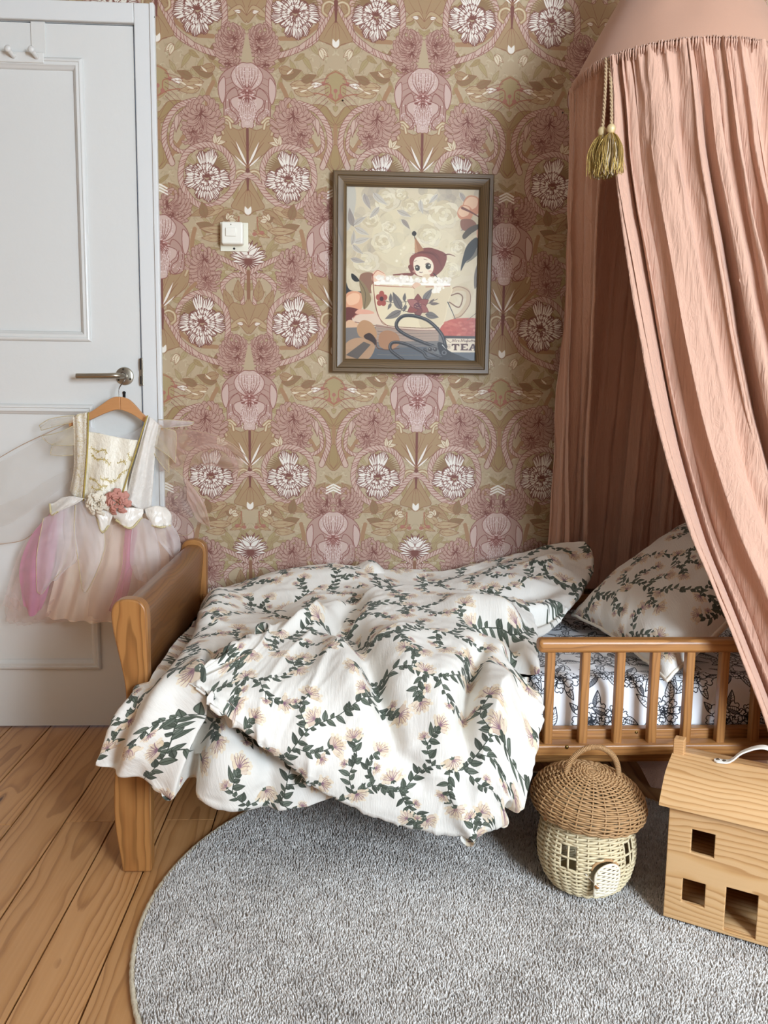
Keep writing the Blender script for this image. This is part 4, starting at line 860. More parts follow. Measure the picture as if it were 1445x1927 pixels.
for px, py, lb in ((645, 190, 'tiny dark nail in the wallpaper above the top left corner of the picture'), (1058, 213, 'tiny dark nail in the wallpaper beside the top of the canopy')):
    x, _, z = at(px, py, 0); tag(MB().lathe([(0, -.006), (.0022, -.0055), (.0024, -.004), (.0010, -.0035), (.0010, .004)][::-1], (x, 0, z), 10, 'Y').build('nail', m_screw), lb, 'nail')

# ------------------------------------------------------------------ framed print
FRW = wood('grey_brown_frame_wood', '6e583b', '57432b', '372818', 'X', 1.2, .38, 160); FRV = wood('grey_brown_frame_wood_upright', '6e583b', '57432b', '372818', 'Z', 1.2, .38, 160)
YF = -.030
q = [at(625.5, 320, YF), at(931, 326, YF), at(920, 703, YF), at(625, 702, YF)]
fx0, fx1, fz0, fz1 = (q[0][0] + q[3][0]) / 2, (q[1][0] + q[2][0]) / 2, (q[2][2] + q[3][2]) / 2, (q[0][2] + q[1][2]) / 2
fr = empty('framed_picture', ((fx0 + fx1) / 2, -.001, fz0), 'wooden framed picture of a girl bathing in a flowered teacup', 'picture')
prof = [(0, 0), (0, .026), (.003, .030), (.0125, .030), (.0140, .0275), (.0155, .030), (.030, .0275), (.038, .020), (.040, .015), (.040, 0)]
cor = [(fx0, fz0, 1, 1), (fx1, fz0, -1, 1), (fx1, fz1, -1, -1), (fx0, fz1, 1, -1)]
Pm = np.array([[(x + sx * a, -d, z + sz * a) for a, d in prof] for x, z, sx, sz in cor + cor[:1]])
for i in range(4):
    w = MB().grid(Pm[i:i + 2]); w.build('frame_rail', FRW if i % 2 == 0 else FRV, fr, angle=35)
ax0, ax1, az0, az1 = fx0 + .038, fx1 - .038, fz0 + .038, fz1 - .038
m_art = printed('art_print', IM_ART, .45, 0, None, .3, (.495, .95, 1.02))
MB().add([(ax0, -.010, az0), (ax1, -.010, az0), (ax1, -.010, az1), (ax0, -.010, az1)], [(0, 1, 2, 3)], [(0, 0), (1, 0), (1, 1), (0, 1)]).build('art_print', m_art, fr, smooth=False)
g = NT('picture_glass'); gl = g.n('ShaderNodeBsdfGlossy', None, Roughness=.12); tr = g.n('ShaderNodeBsdfTransparent'); fz = g.n('ShaderNodeFresnel', None, IOR=1.5); mx = g.n('ShaderNodeMixShader'); g.set(mx, 0, g.math('MULTIPLY', fz.outputs[0], .35)); g.t.links.new(tr.outputs[0], mx.inputs[1]); g.t.links.new(gl.outputs[0], mx.inputs[2]); g.t.links.new(mx.outputs[0], g.out.inputs[0])
MB().box(ax0, ax1, -.0145, -.0125, az0, az1).build('glass', g.m, fr, smooth=False)

# ------------------------------------------------------------------ child bed
BW = dict(light='ad7a45', mid='925f32', dark='65401f')
W_X = wood('stained_bed_wood_rails', axis='X', scale=1.1, off=(0, .86, -.52), rough=.36, ring=110, wob=.06, coat=.15, **BW); W_Y = wood('stained_bed_wood_end', axis='Y', scale=1.1, off=(.42, 0, -.52), rough=.34, ring=110, wob=.06, coat=.2, light='85592f', mid='714727', dark='52311b'); W_Z = wood('stained_bed_wood_posts', axis='Z', scale=1.1, off=(.475, .93, 0), rough=.36, ring=110, wob=.06, coat=.15, **BW)
bed = empty('child_bed', (.30, -.42, 0), 'low wooden child bed with solid rounded end board and slatted guard rail', 'bed')
out = cr([at(*p, -.81)[[0, 2]] for p in ((231, 1641), (224, 1600), (217, 1560), (214, 1520), (214.5, 1470), (219, 1430), (229, 1380), (236, 1335), (236, 1300), (231, 1268), (221, 1225), (212, 1185), (208.5, 1160), (210, 1145), (218, 1133), (232, 1128), (250, 1128.5), (265, 1134), (274, 1146), (277, 1166))], 5).tolist() + [tuple(at(*p, -.81)[[0, 2]]) for p in ((278, 1250), (281.5, 1380), (284, 1500), (285, 1641))]
for y0, y1 in ((-.812, -.776), (-.066, -.030)):
    MB().prism([(x, max(z, 0)) for x, z in out], lambda x, z, d: (x, d, z), y0, y1).build('post', W_Z, bed, bevel=.005, seg=3)
# end board with its rolled top
ro = [(-.437, .215), (-.437, .43), (-.4495, .50), (-.4585, .545), (-.456, .562), (-.445, .5725), (-.428, .5745), (-.412, .570), (-.403, .558), (-.4015, .54), (-.4045, .50), (-.4105, .44), (-.4105, .215)]
ro = ro[:2] + cr(ro[1:12], 5).tolist() + ro[11:]
MB().prism(ro, lambda x, z, d: (x, d, z), -.777, -.065).build('end_board', W_Y, bed, angle=50)
MB().box(-.402, 1.135, -.781, -.757, .222, .297).build('side_rail', W_X, bed, bevel=.003); MB().box(-.402, 1.135, -.085, -.061, .222, .430).build('side_rail', W_X, bed, bevel=.003)
MB().box(1.135, 1.16, -.70, -.10, .215, .50).build('head_board', W_Y, bed, bevel=.008)
for y0, y1 in ((-.812, -.776), (-.066, -.030)): MB().box(1.11, 1.19, y0, y1, 0, .33).build('post', W_Z, bed, bevel=.006)
sl = MB(); 
for k in range(12): sl.box(-.36 + .118 * k, -.29 + .118 * k, -.757, -.085, .250, .268)
sl.build('slat_base', W_Y, bed, smooth=False)
gr = MB().box(.411, .955, -.818, -.784, .4760, .5045).build('guard_rail', W_X, bed, bevel=.009, seg=4)
MB().box(.411, .955, -.819, -.783, .2515, .2775).build('lower_rail', W_X, gr, bevel=.006, seg=3)
for k in range(7):
    x = .4395 + .0747 * k; MB().box(x - .0094, x + .0094, -.811, -.791, .272, .480).build('slat', W_Z, gr, bevel=.0035, seg=2)
m_brass = plain('brass_screw', '8d7a4a', .35, 1.0)
x, _, z = at(1066.5, 1406, -.819); MB().lathe([(0, -.0022), (.0035, -.002), (.0042, .001)][::-1], (x, -.819, z), 14, 'Y').build('screw', m_brass, gr)
x, _, z = at(1197, 1378, -.781); MB().lathe([(0, -.002), (.0028, -.0016), (.003, .001)][::-1], (x, -.781, z), 12, 'Y').build('screw', m_brass, bed)

# ------------------------------------------------------------------ mattress in its black-and-white fitted sheet
mx = MB(); nx, nc = 60, 40; x0, x1, y0, y1, z0, z1 = -.385, 1.105, -.750, -.098, .274, .398
sec = []
for (cx_, cz_, a0) in ((y1 - .035, z1 - .035, 0), (y0 + .035, z1 - .035, 90), (y0 + .02, z0 + .02, 180), (y1 - .02, z0 + .02, 270)):
    r = .035 if a0 < 180 else .02
    for a in np.linspace(a0, a0 + 90, 7): sec.append((cx_ + r * math.cos(math.radians(a)), cz_ + r * math.sin(math.radians(a))))
sec = np.array(sec); d = np.r_[0, np.cumsum(np.linalg.norm(np.diff(sec, axis=0), axis=1))]; sec = np.c_[np.interp(np.linspace(0, d[-1], 90), d, sec[:, 0]), np.interp(np.linspace(0, d[-1], 90), d, sec[:, 1])]; d = np.linspace(0, d[-1], 90)
xs = np.linspace(x0, x1, 120); P = np.empty((120, 90, 3)); UV = np.empty((120, 90, 2)); mid = np.array([(y0 + y1) / 2, (z0 + z1) / 2])
for i, x in enumerate(xs):
    e = min(x - x0, x1 - x) ; k = 1 - .10 * max(0, 1 - e / .04) ** 2
    P[i, :, 0] = x; P[i, :, 1:] = mid + (sec - mid) * k; UV[i, :, 0] = x / TS; UV[i, :, 1] = -d / TS
n = normals(P); wob = .0022 * vnoise(P[..., 0] * 14, P[..., 1] * 9 + P[..., 2] * 9, 3) + .0012 * vnoise(P[..., 0] * 40, P[..., 1] * 20 + P[..., 2] * 20, 4); P += n * wob[..., None]
mx.grid(P, UV); mx.add(P[0], [tuple(range(90))]).add(P[-1], [tuple(range(89, -1, -1))])
m_sheet = printed('fitted_sheet_print', IM_SHEET, .8, .1, ((260, 260, 1), .08, .002))
tag(mx.build('mattress', m_sheet), 'child mattress in a white fitted sheet printed with black line-drawn flowers', 'mattress')

# ------------------------------------------------------------------ duvet
m_duvet = printed('vine_muslin', IM_VINE, .86, .12, ((90, 14, 1), .30, .004))
def curl(P, r, sides):
    """roll the chosen edges of a cloth surface under so that it reads as a filled quilt"""
    for side in sides:
        Q = P if side in 'ns' else np.swapaxes(P, 0, 1)
        if side in 'sE': Q = Q[::-1]
        Nn = normals(Q); T = Q[0] - Q[2]; T /= np.linalg.norm(T, axis=1)[:, None] + 1e-9; N0 = Nn[1]
        face = CAM - Q[0]; N0 = N0 * np.sign((N0 * face).sum(1).mean())
        L_ = np.r_[0, np.cumsum(np.linalg.norm(np.diff(Q[0], axis=0), axis=1))]; tp = np.clip(np.minimum(L_, L_[-1] - L_) / .16, 0, 1); tp = tp * tp * (3 - 2 * tp); rr = (r * (.10 + .90 * tp))[:, None]
        ext = [Q[0] + rr * (math.sin(a) * T + (math.cos(a) - 1) * N0) for a in np.linspace(0, 3.0, 8)[1:]] + [Q[0] - 2 * rr * N0 - 2 * rr * T]
        Q = np.concatenate([np.array(ext)[::-1], Q]); Q = Q[::-1] if side in 'sE' else Q
        P = Q if side in 'ns' else np.swapaxes(Q, 0, 1)
    return P
def quilt(rows, nu, nv, folds, r, sides, seed, rot=0.0, uvo=(0, 0), puff=.008, fk=1.0, ridge=(.010, 7, 3, .6)):
    P = sheet(rows, nu, nv); N = normals(P); s_ = np.sign((N * (CAM - P)).sum(2).mean()); N = N * s_
    U, V = np.linspace(0, 1, nu)[:, None] + np.zeros((1, nv)), np.linspace(0, 1, nv)[None, :] + np.zeros((nu, 1)); h = np.zeros((nu, nv))
    for pts, w, amp in folds:                                # each fold: a line in the surface's own (u, v), width and height (minus = crease)
        L = cr(pts, 10); dm = np.full((nu, nv), 9.); tt = np.zeros((nu, nv))
        for i in range(len(L) - 1):
            a, b = L[i], L[i + 1]; ab = b - a; t = np.clip(((U - a[0]) * ab[0] + (V - a[1]) * ab[1]) / (ab @ ab + 1e-9), 0, 1); dd = np.hypot(U - a[0] - t * ab[0], V - a[1] - t * ab[1]); k = dd < dm; dm = np.where(k, dd, dm); tt = np.where(k, (i + t) / (len(L) - 1), tt)
        sm = lambda q: np.clip(q, 0, 1) ** 2 * (3 - 2 * np.clip(q, 0, 1)); inn = lambda p: .03 < p[0] < .97 and .02 < p[1] < .98
        h += fk * amp * np.exp(-(dm / w) ** 2) * (sm(tt / .38) if inn(pts[0]) else 1) * (sm((1 - tt) / .38) if inn(pts[-1]) else 1)
    UU, VV = arclen(P); ra, rx, ry, ro = ridge; c, q = math.cos(ro), math.sin(ro); wx = .03 * vnoise(UU * 8, VV * 8, seed + 7); A, B = c * UU - q * VV + wx, q * UU + c * VV + wx
    rid = lambda a, b, k: (1 - np.abs(vnoise(a, b, k)) * 1.6).clip(0, 1) ** 3
    h += puff * vnoise(UU * 9 + 3, VV * 9, seed) + ra * rid(A * ry + 20, B * rx + 20, seed + 4) + .45 * ra * rid(A * ry * 2.2 + 9, B * rx * 2 + 9, seed + 5) * (.5 + .5 * vnoise(UU * 5, VV * 5, seed + 6)) + .0016 * vnoise(UU * 60, VV * 45, seed + 2)
    Pb = curl(P, r, sides); P = curl(P + N * h[..., None], r, sides)
    X_, Y_, Z_ = P[..., 0], P[..., 1], P[..., 2]               # the quilt rests on the mattress and against the end board and rail
    X_[(Y_ > -.826) & (X_ < -.388) & (Z_ < .60)] = -.388
    k = (X_ > -.40) & (Y_ > -.762) & (Y_ < -.08); Z_[k] = np.maximum(Z_[k], .406); k = (Y_ > -.10) & (Z_ < .440); Z_[k] = .440
    XX, SS = bed_uv(Pb); c, q = math.cos(rot), math.sin(rot)
    uv = np.stack([(c * XX - q * SS) / TDU + uvo[0], (-q * XX - c * SS) / TDU + uvo[1]], -1)
    return P, uv
DUV = []
# lower half: falls from the back over the front edge, left of the bed
L1 = [[(392, 1128, -0.1), (430, 1100, -0.12), (520, 1082, -0.12), (600, 1074, -0.12), (690, 1070, -0.12), (800, 1078, -0.12)],
      [(352, 1150, -0.25), (420, 1118, -0.25), (510, 1112, -0.25), (600, 1108, -0.25), (690, 1104, -0.25), (800, 1115, -0.25)],
      [(325, 1185, -0.42), (400, 1152, -0.42), (490, 1146, -0.38), (590, 1142, -0.38), (700, 1140, -0.38), (810, 1160, -0.38)],
      [(301, 1228, -0.6), (375, 1192, -0.6), (465, 1185, -0.56), (580, 1190, -0.56), (700, 1195, -0.56), (810, 1200, -0.56)],
      [(278, 1268, -0.76), (350, 1232, -0.76), (440, 1226, -0.72), (565, 1240, -0.72), (690, 1250, -0.72), (800, 1250, -0.72)],
      [(250, 1312, -0.862), (325, 1282, -0.872), (415, 1282, -0.83), (545, 1305, -0.825), (670, 1320, -0.82), (780, 1320, -0.82)],
      [(222, 1358, -0.885), (302, 1345, -0.91), (392, 1350, -0.845), (520, 1380, -0.86), (640, 1390, -0.845), (740, 1390, -0.845)],
      [(195, 1405, -0.885), (284, 1404, -0.925), (368, 1418, -0.895), (490, 1450, -0.915), (600, 1455, -0.895), (690, 1450, -0.895)],
      [(181, 1440, -0.885), (268, 1456, -0.915), (352, 1478, -0.895), (460, 1514, -0.91), (565, 1516, -0.9), (640, 1498, -0.89)]]
DUV.append(quilt(L1, 190, 190, [([(.55, .20), (.75, .16), (1, .13)], .045, .016), ([(.42, .29), (.58, .345), (.78, .385), (1.03, .41)], .020, -.045), ([(.55, .42), (.8, .455), (1.02, .48)], .045, .014), ([(.5, .27), (.75, .31), (1.0, .335)], .04, .026), ([(.5, .30), (.75, .27), (1, .28)], .06, .016), ([(.62, .40), (.8, .50), (1, .55)], .05, .014), ([(.6, .5), (.8, .60), (1, .68)], .04, -.014),
    ([(.12, .02), (.3, .10), (.5, .10), (.66, .06)], .04, -.022), ([(.05, .12), (.2, .2), (.42, .2)], .06, .016), ([(.16, .25), (.22, .5), (.2, .8)], .05, -.016), ([(.62, .03), (.8, .06), (.98, .07)], .03, -.012), ([(.04, .2), (.05, .5), (.06, .9)], .06, .014)], .014, 'snwE', 31, .35, (.1, .2), .006, 1.5, (.009, 7, 3.2, -.5)))
# back fold along the wall, up to the raised corner by the drape
L3 = [[(455, 1108, -.055), (560, 1078, -.05), (680, 1066, -.05), (790, 1080, -.05), (880, 1066, -.05), (960, 1047, -.05), (1045, 1026, -.10), (1100, 1021, -.15)],
      [(450, 1120, -.11), (560, 1088, -.11), (680, 1074, -.11), (790, 1088, -.11), (880, 1076, -.11), (960, 1060, -.11), (1050, 1040, -.15), (1110, 1034, -.18)],
      [(452, 1132, -.19), (565, 1104, -.20), (685, 1094, -.20), (790, 1102, -.20), (885, 1092, -.20), (970, 1080, -.20), (1055, 1064, -.21), (1111, 1058, -.22)],
      [(462, 1150, -.29), (575, 1130, -.30), (690, 1118, -.30), (795, 1120, -.30), (890, 1112, -.30), (975, 1104, -.30), (1052, 1092, -.28), (1104, 1082, -.27)],
      [(480, 1172, -.38), (590, 1155, -.40), (700, 1145, -.40), (800, 1148, -.40), (895, 1140, -.40), (980, 1138, -.40), (1045, 1128, -.37), (1090, 1112, -.33)],
      [(500, 1195, -.46), (600, 1180, -.48), (710, 1170, -.48), (805, 1172, -.48), (900, 1170, -.48), (985, 1172, -.47), (1035, 1162, -.44), (1070, 1145, -.40)],
      [(520, 1215, -.50), (610, 1200, -.52), (715, 1190, -.52), (810, 1190, -.52), (905, 1190, -.52), (985, 1196, -.51), (1028, 1188, -.48), (1056, 1168, -.44)]]
DUV.append(quilt(L3, 110, 220, [([(.30, .42), (.5, .60), (.55, .78), (.50, .95)], .07, -.020), ([(.55, .5), (.72, .7), (.78, .95)], .06, .016), ([(.02, .345), (.3, .38), (.6, .36)], .018, -.030), ([(.05, .30), (.3, .315)], .03, .018), ([(.85, .55), (.84, .78), (.8, .97)], .05, -.014), ([(.2, .75), (.3, .9)], .08, .012)], .014, 'nsEw', 57, -.25, (.4, .7), .006, 1.6, (.008, 4, 9, .2)))
# upper half: folded over itself, one corner to the left, hanging over the front
L2 = [[(372, 1262, -0.875), (455, 1214, -0.8), (530, 1172, -0.6), (610, 1136, -0.46), (690, 1108, -0.4), (775, 1100, -0.36), (870, 1108, -0.38), (950, 1120, -0.42), (992, 1142, -0.46)],
      [(362, 1270, -0.88), (455, 1232, -0.82), (535, 1200, -0.68), (620, 1168, -0.58), (705, 1145, -0.53), (790, 1140, -0.5), (880, 1146, -0.52), (958, 1156, -0.54), (1000, 1176, -0.55)],
      [(356, 1276, -0.885), (452, 1254, -0.85), (538, 1236, -0.775), (630, 1218, -0.73), (720, 1200, -0.7), (805, 1195, -0.68), (890, 1195, -0.68), (962, 1205, -0.68), (1003, 1222, -0.68)],
      [(353, 1281, -0.89), (448, 1280, -0.89), (540, 1280, -0.865), (638, 1274, -0.845), (730, 1262, -0.825), (818, 1255, -0.81), (898, 1252, -0.8), (966, 1262, -0.79), (1008, 1280, -0.79)],
      [(354, 1285, -0.9), (446, 1305, -0.925), (542, 1328, -0.92), (642, 1338, -0.91), (740, 1336, -0.91), (826, 1330, -0.9), (904, 1326, -0.895), (968, 1330, -0.885), (1012, 1335, -0.87)],
      [(357, 1288, -0.905), (446, 1328, -0.935), (545, 1374, -0.945), (646, 1402, -0.945), (748, 1408, -0.945), (834, 1404, -0.945), (908, 1398, -0.94), (966, 1394, -0.93), (1008, 1388, -0.905)],
      [(361, 1291, -0.91), (448, 1346, -0.945), (548, 1412, -0.955), (650, 1456, -0.955), (754, 1476, -0.955), (840, 1478, -0.955), (908, 1468, -0.95), (962, 1454, -0.945), (1001, 1438, -0.92)],
      [(364, 1294, -0.915), (450, 1358, -0.95), (550, 1432, -0.955), (653, 1492, -0.95), (758, 1530, -0.95), (845, 1540, -0.95), (908, 1530, -0.945), (958, 1508, -0.94), (993, 1480, -0.925)],
      [(367, 1296, -0.92), (452, 1366, -0.95), (552, 1444, -0.95), (655, 1511, -0.945), (760, 1552, -0.945), (848, 1568, -0.945), (905, 1562, -0.94), (950, 1548, -0.935), (984, 1520, -0.925)]]
DUV.append(quilt(L2, 220, 240, [([(.20, .42), (.36, .46), (.55, .485), (.75, .50)], .028, -.024), ([(.16, .36), (.35, .40), (.6, .43)], .05, .014), ([(.02, .46), (.13, .40), (.20, .43), (.34, .45)], .035, -.030), ([(.05, .22), (.09, .32), (.06, .42)], .035, .020), ([(.18, .52), (.34, .55), (.6, .58)], .06, .016),
    ([(.22, .80), (.38, .74), (.55, .70), (.74, .70)], .026, -.030), ([(.30, .68), (.48, .63), (.7, .63)], .05, .016), ([(.16, .70), (.22, .85), (.26, .95)], .03, -.026), ([(.10, .65), (.13, .8), (.17, .95)], .05, .022), ([(.28, .83), (.33, .93), (.36, 1.0)], .035, -.026), ([(.36, .80), (.5, .82), (.7, .85)], .06, .018),
    ([(.86, .86), (.95, .90), (1, .93)], .018, -.020), ([(.70, .62), (.84, .66), (1, .70)], .03, .008), ([(.62, .52), (.8, .56)], .03, -.006)], .017, 'nsE', 73, .0, (.0, .55), .006, 1.9, (.009, 7, 3.2, .35)))
w = MB()
for P, uv in DUV: w.grid(P, uv)
duvet = tag(w.build('duvet', m_duvet), 'rumpled cream muslin duvet with green vines and beige flowers spilling over the bed front', 'duvet')

# ------------------------------------------------------------------ pillow
A_, B_, T_ = np.array((.612, -.345, .438)), atz(1255, 1281, .412), at(1302, 984, -.12)
R_ = T_ + B_ - A_; R_ = R_ * .9 + (A_ + (T_ - A_) + (B_ - A_)) * .1
n_ = np.cross(T_ - A_, B_ - A_); n_ /= np.linalg.norm(n_); n_ *= np.sign(n_ @ (CAM - A_))
t = np.linspace(-1, 1, 61); UU, VV = np.meshgrid(t, t, indexing='ij')
def pil(sg):
    e = (1 - np.abs(UU) ** 3.2) * (1 - np.abs(VV) ** 3.2); hgt = .082 * np.clip(e, 0, 1) ** .55
    k = 1 - .07 * (1 - UU ** 2) * np.abs(VV) ** 3; k2 = 1 - .07 * (1 - VV ** 2) * np.abs(UU) ** 3
    a, b = (UU * k2 + 1) / 2, (VV * k + 1) / 2
    P = A_ + a[..., None] * (T_ - A_) + b[..., None] * (B_ - A_) + (sg * hgt)[..., None] * n_
    r = .006 * vnoise(UU * 5 + 7, VV * 5, 11) * e + .004 * vnoise(UU * 3 + VV * 9, VV * 2 - UU, 12) * np.sqrt(np.clip(e, 0, 1)) + .004 * vnoise((UU + VV) * 8, (UU - VV) * 3, 14) * (1 - e) * (sg > 0)
    return P + n_ * r[..., None]
P = pil(1.0); U2, V2 = arclen(P); w = MB(); w.grid(P, np.stack([(.5 * V2 + .86 * U2) / TDU, (.86 * V2 - .5 * U2) / TDU], -1)); P2 = pil(-.7); w.grid(P2, np.stack([V2 / TDU, U2 / TDU], -1), True)
pl = tag(w.build('pillow', m_duvet), 'plump pillow in vine-printed muslin leaning at the head of the bed under the drape', 'pillow')
rim = np.concatenate([P[0, :], P[1:, -1], P[-1, -2::-1], P[-2:0:-1, 0]]); MB().tube(rim, .0042, 6, closed=True).build('piping', cloth('cream_piping', 'e9e0d0'), pl)

# ------------------------------------------------------------------ bed canopy: cone, hoop and gathered drape
m_drape = cloth('rose_cotton_gauze', 'cda38d', .9, .25, ((110, 110, 7), .6, .009), .07)
m_cone = cloth('rose_cotton_cone', 'b98f78', .9, .2, ((160, 160, 160), .12, .002), .06)
HC, HR, HZ = np.array((.80, -.41)), .25, 1.755
can = empty('bed_canopy', (HC[0], HC[1], .30), 'dusty rose cotton canopy with a cone top draped round the head of the bed', 'canopy')
a = np.linspace(0, 2 * math.pi, 97)[:-1]
prof = [(.012, 2.20), (.03, 2.165), (.09, 2.055), (.15, 1.945), (.20, 1.855), (.235, 1.79), (.2505, 1.757)]
P = np.array([np.c_[HC[0] + r * np.cos(a), HC[1] + r * np.sin(a), np.full(96, z)] for r, z in prof]); P = resample(P, 40, 0)
P[..., :2] += (.0035 * vnoise(a[None, :] * 3 + 0 * P[..., 0], P[..., 2] * 7, 2) * 1.0)[..., None] * np.stack([np.cos(a), np.sin(a)], -1)[None]
MB().grid(P, wrap=True).build('cone_top', m_cone, can)
MB().tube([(HC[0], HC[1], 2.19), (HC[0], HC[1], ZC)], .004, 8).build('hanging_cord', m_cone, can)
MB().tube([(HC[0] + (HR - .006) * math.cos(t), HC[1] + (HR - .006) * math.sin(t), HZ - .004) for t in a], .006, 8, closed=True).build('hoop', m_cone, can)
def drape(th, bottom, ns, nt, npl, seed, amp, edge=None, bulge=.0):
    """gathered cloth from the hoop (angles th in degrees) to the bottom line (world points); pleats stay on the cloth all the way down"""
    rs = np.random.RandomState(seed); s = np.linspace(0, 1, ns)
    ang = np.radians(np.interp(s, np.linspace(0, 1, len(th)), th)); top = np.c_[HC[0] + HR * np.cos(ang), HC[1] + HR * np.sin(ang), np.full(ns, HZ)]
    bot = resample(np.array(bottom, float), ns, 0); t = np.linspace(0, 1, nt)[:, None, None] ** 1.0
    P = top[None] * (1 - t) + bot[None] * t
    if edge is not None:                                      # pull the cloth so that its free edge follows the traced line
        E = resample(np.array(edge, float), nt, 0); off = E - P[:, 0]; fall = np.exp(-(s / .55) ** 2)[None, :, None]; P = P + off[:, None] * fall
    out = np.stack([np.cos(ang), np.sin(ang), 0 * ang], -1)
    T = np.gradient(P, axis=1); T /= np.linalg.norm(T, axis=2)[..., None] + 1e-9; D = np.gradient(P, axis=0); N = np.cross(T, D); N /= np.linalg.norm(N, axis=2)[..., None] + 1e-9; N *= np.sign((N * out[None]).sum(2).mean())
    t2 = t[..., 0]; ph = np.cumsum(.35 + 1.6 * rs.rand(npl) ** 1.5); ph /= ph[-1]; phase = np.interp(s, np.r_[0, ph], np.arange(npl + 1)) * 2 * math.pi
    am = np.interp(s, np.linspace(0, 1, npl), .25 + 1.25 * rs.rand(npl))
    sway = 1.1 * vnoise(t2 * 3 + 0 * s[None], s[None] * 9 + 0 * t2, seed) * t2
    w1 = np.sin(phase[None] + sway); w1 = np.sign(w1) * np.abs(w1) ** .7
    w2 = np.sin(phase[None] * 2.7 + 1.3 + 2 * sway); w3 = np.sin(phase[None] * .45 + .8)
    g = (.22 + .78 * np.clip(t2 * 3.2, 0, 1)); fine = np.exp(-t2 * 9)
    d = amp * (g * am[None] * (.75 * w1 + .30 * w2) + 1.1 * w3 * np.clip(t2 * 1.6, 0, 1)) + .0055 * fine * np.sin(phase[None] * 3.1) + .006 * vnoise(t2 * 7, s[None] * 34 + 0 * t2, seed + 3) * np.clip(t2 * 4, 0, 1) + .0028 * vnoise(t2 * 26, s[None] * 63 + 0 * t2, seed + 4)
    P = P + N * d[..., None] + out[None] * (bulge * np.sin(t2 * math.pi))[..., None]
    P += T * (.35 * amp * g * np.sin(2 * phase[None] + 1))[..., None]
    return P
# inner / wall-side half: from the opening round the back of the bed head
Eb = [(HC[0] + HR * math.cos(math.radians(212)), HC[1] + HR * math.sin(math.radians(212)), HZ)] + [at(*p) for p in ((1138, 300, -.42), (1132, 420, -.35), (1126, 560, -.28), (1118, 720, -.21), (1108, 880, -.15), (1102, 1010, -.10))] + [(.70, -.09, .44)]
back = drape([212, 180, 140, 100, 60, 30, 8], [(.70, -.09, .44), (.655, -.10, .44), (.606, -.085, .44), (.66, -.045, .44), (.80, -.045, .44), (1.0, -.050, .44), (1.10, -.085, .44), (1.095, -.30, .415)], 300, 120, 15, 5, .015, Eb)
MB().grid(back).build('rear_drape', m_drape, can)
# front half swept aside to the right and over the guard rail
Ef = [(HC[0] + HR * math.cos(math.radians(213)), HC[1] + HR * math.sin(math.radians(213)), HZ)] + [at(*p) for p in ((1158, 200, -.560), (1163, 300, -.575), (1177, 400, -.595), (1195, 505, -.62), (1216, 640, -.65), (1244, 790, -.69), (1274, 910, -.73), (1307, 1020, -.775), (1347, 1120, -.82), (1388, 1225, -.855), (1424, 1320, -.87), (1447, 1398, -.87))] + [at(1462, 1460, -.865)]
front = drape([213, 235, 262, 290, 320, 350], [tuple(Ef[-1]), (1.02, -.885, .235), (1.11, -.90, .22), (1.21, -.88, .22), (1.29, -.80, .22), (1.33, -.66, .25)], 380, 170, 11, 21, .027, Ef)
MB().grid(front).build('front_drape', m_drape, can)
# seam band where the gathers are sewn to the cone
sb = MB(); 
for k in range(260):
    t = 2 * math.pi * k / 260 + random.uniform(-.006, .006); c_, s_ = math.cos(t), math.sin(t); r = HR + .0018
    sb.tube([(HC[0] + r * c_, HC[1] + r * s_, HZ + random.uniform(.002, .006)), (HC[0] + (r + .003) * c_, HC[1] + (r + .003) * s_, HZ - .004), (HC[0] + (r + .001) * c_, HC[1] + (r + .001) * s_, HZ - random.uniform(.014, .026))], [.0012, .0024, .0008], 5)
o = sb.build('gathers', m_drape, can); o['kind'] = 'stuff'
# spare length of the drape lying on the floor under the bed
fl_rows = [[(1185, 1462, -.30), (1240, 1455, -.30), (1330, 1446, -.30), (1440, 1440, -.30)], [(1200, 1478, -.38), (1245, 1474, -.40), (1330, 1470, -.40), (1440, 1462, -.40)], [(1225, 1488, -.45), (1250, 1492, -.46), (1330, 1495, -.47), (1440, 1490, -.47)]]
P = np.array([[at(*q) for q in r] for r in fl_rows]); P[..., 2] = np.array([[.02, .07, .10, .12], [.03, .05, .07, .08], [.004, .004, .004, .004]]); P = resample(resample(P, 30, 0), 50, 1); P[..., 2] += .012 * vnoise(P[..., 0] * 18, P[..., 1] * 18, 6); P[..., 2] = np.maximum(P[..., 2], .004)
MB().grid(P).build('drape_end', m_drape, can)
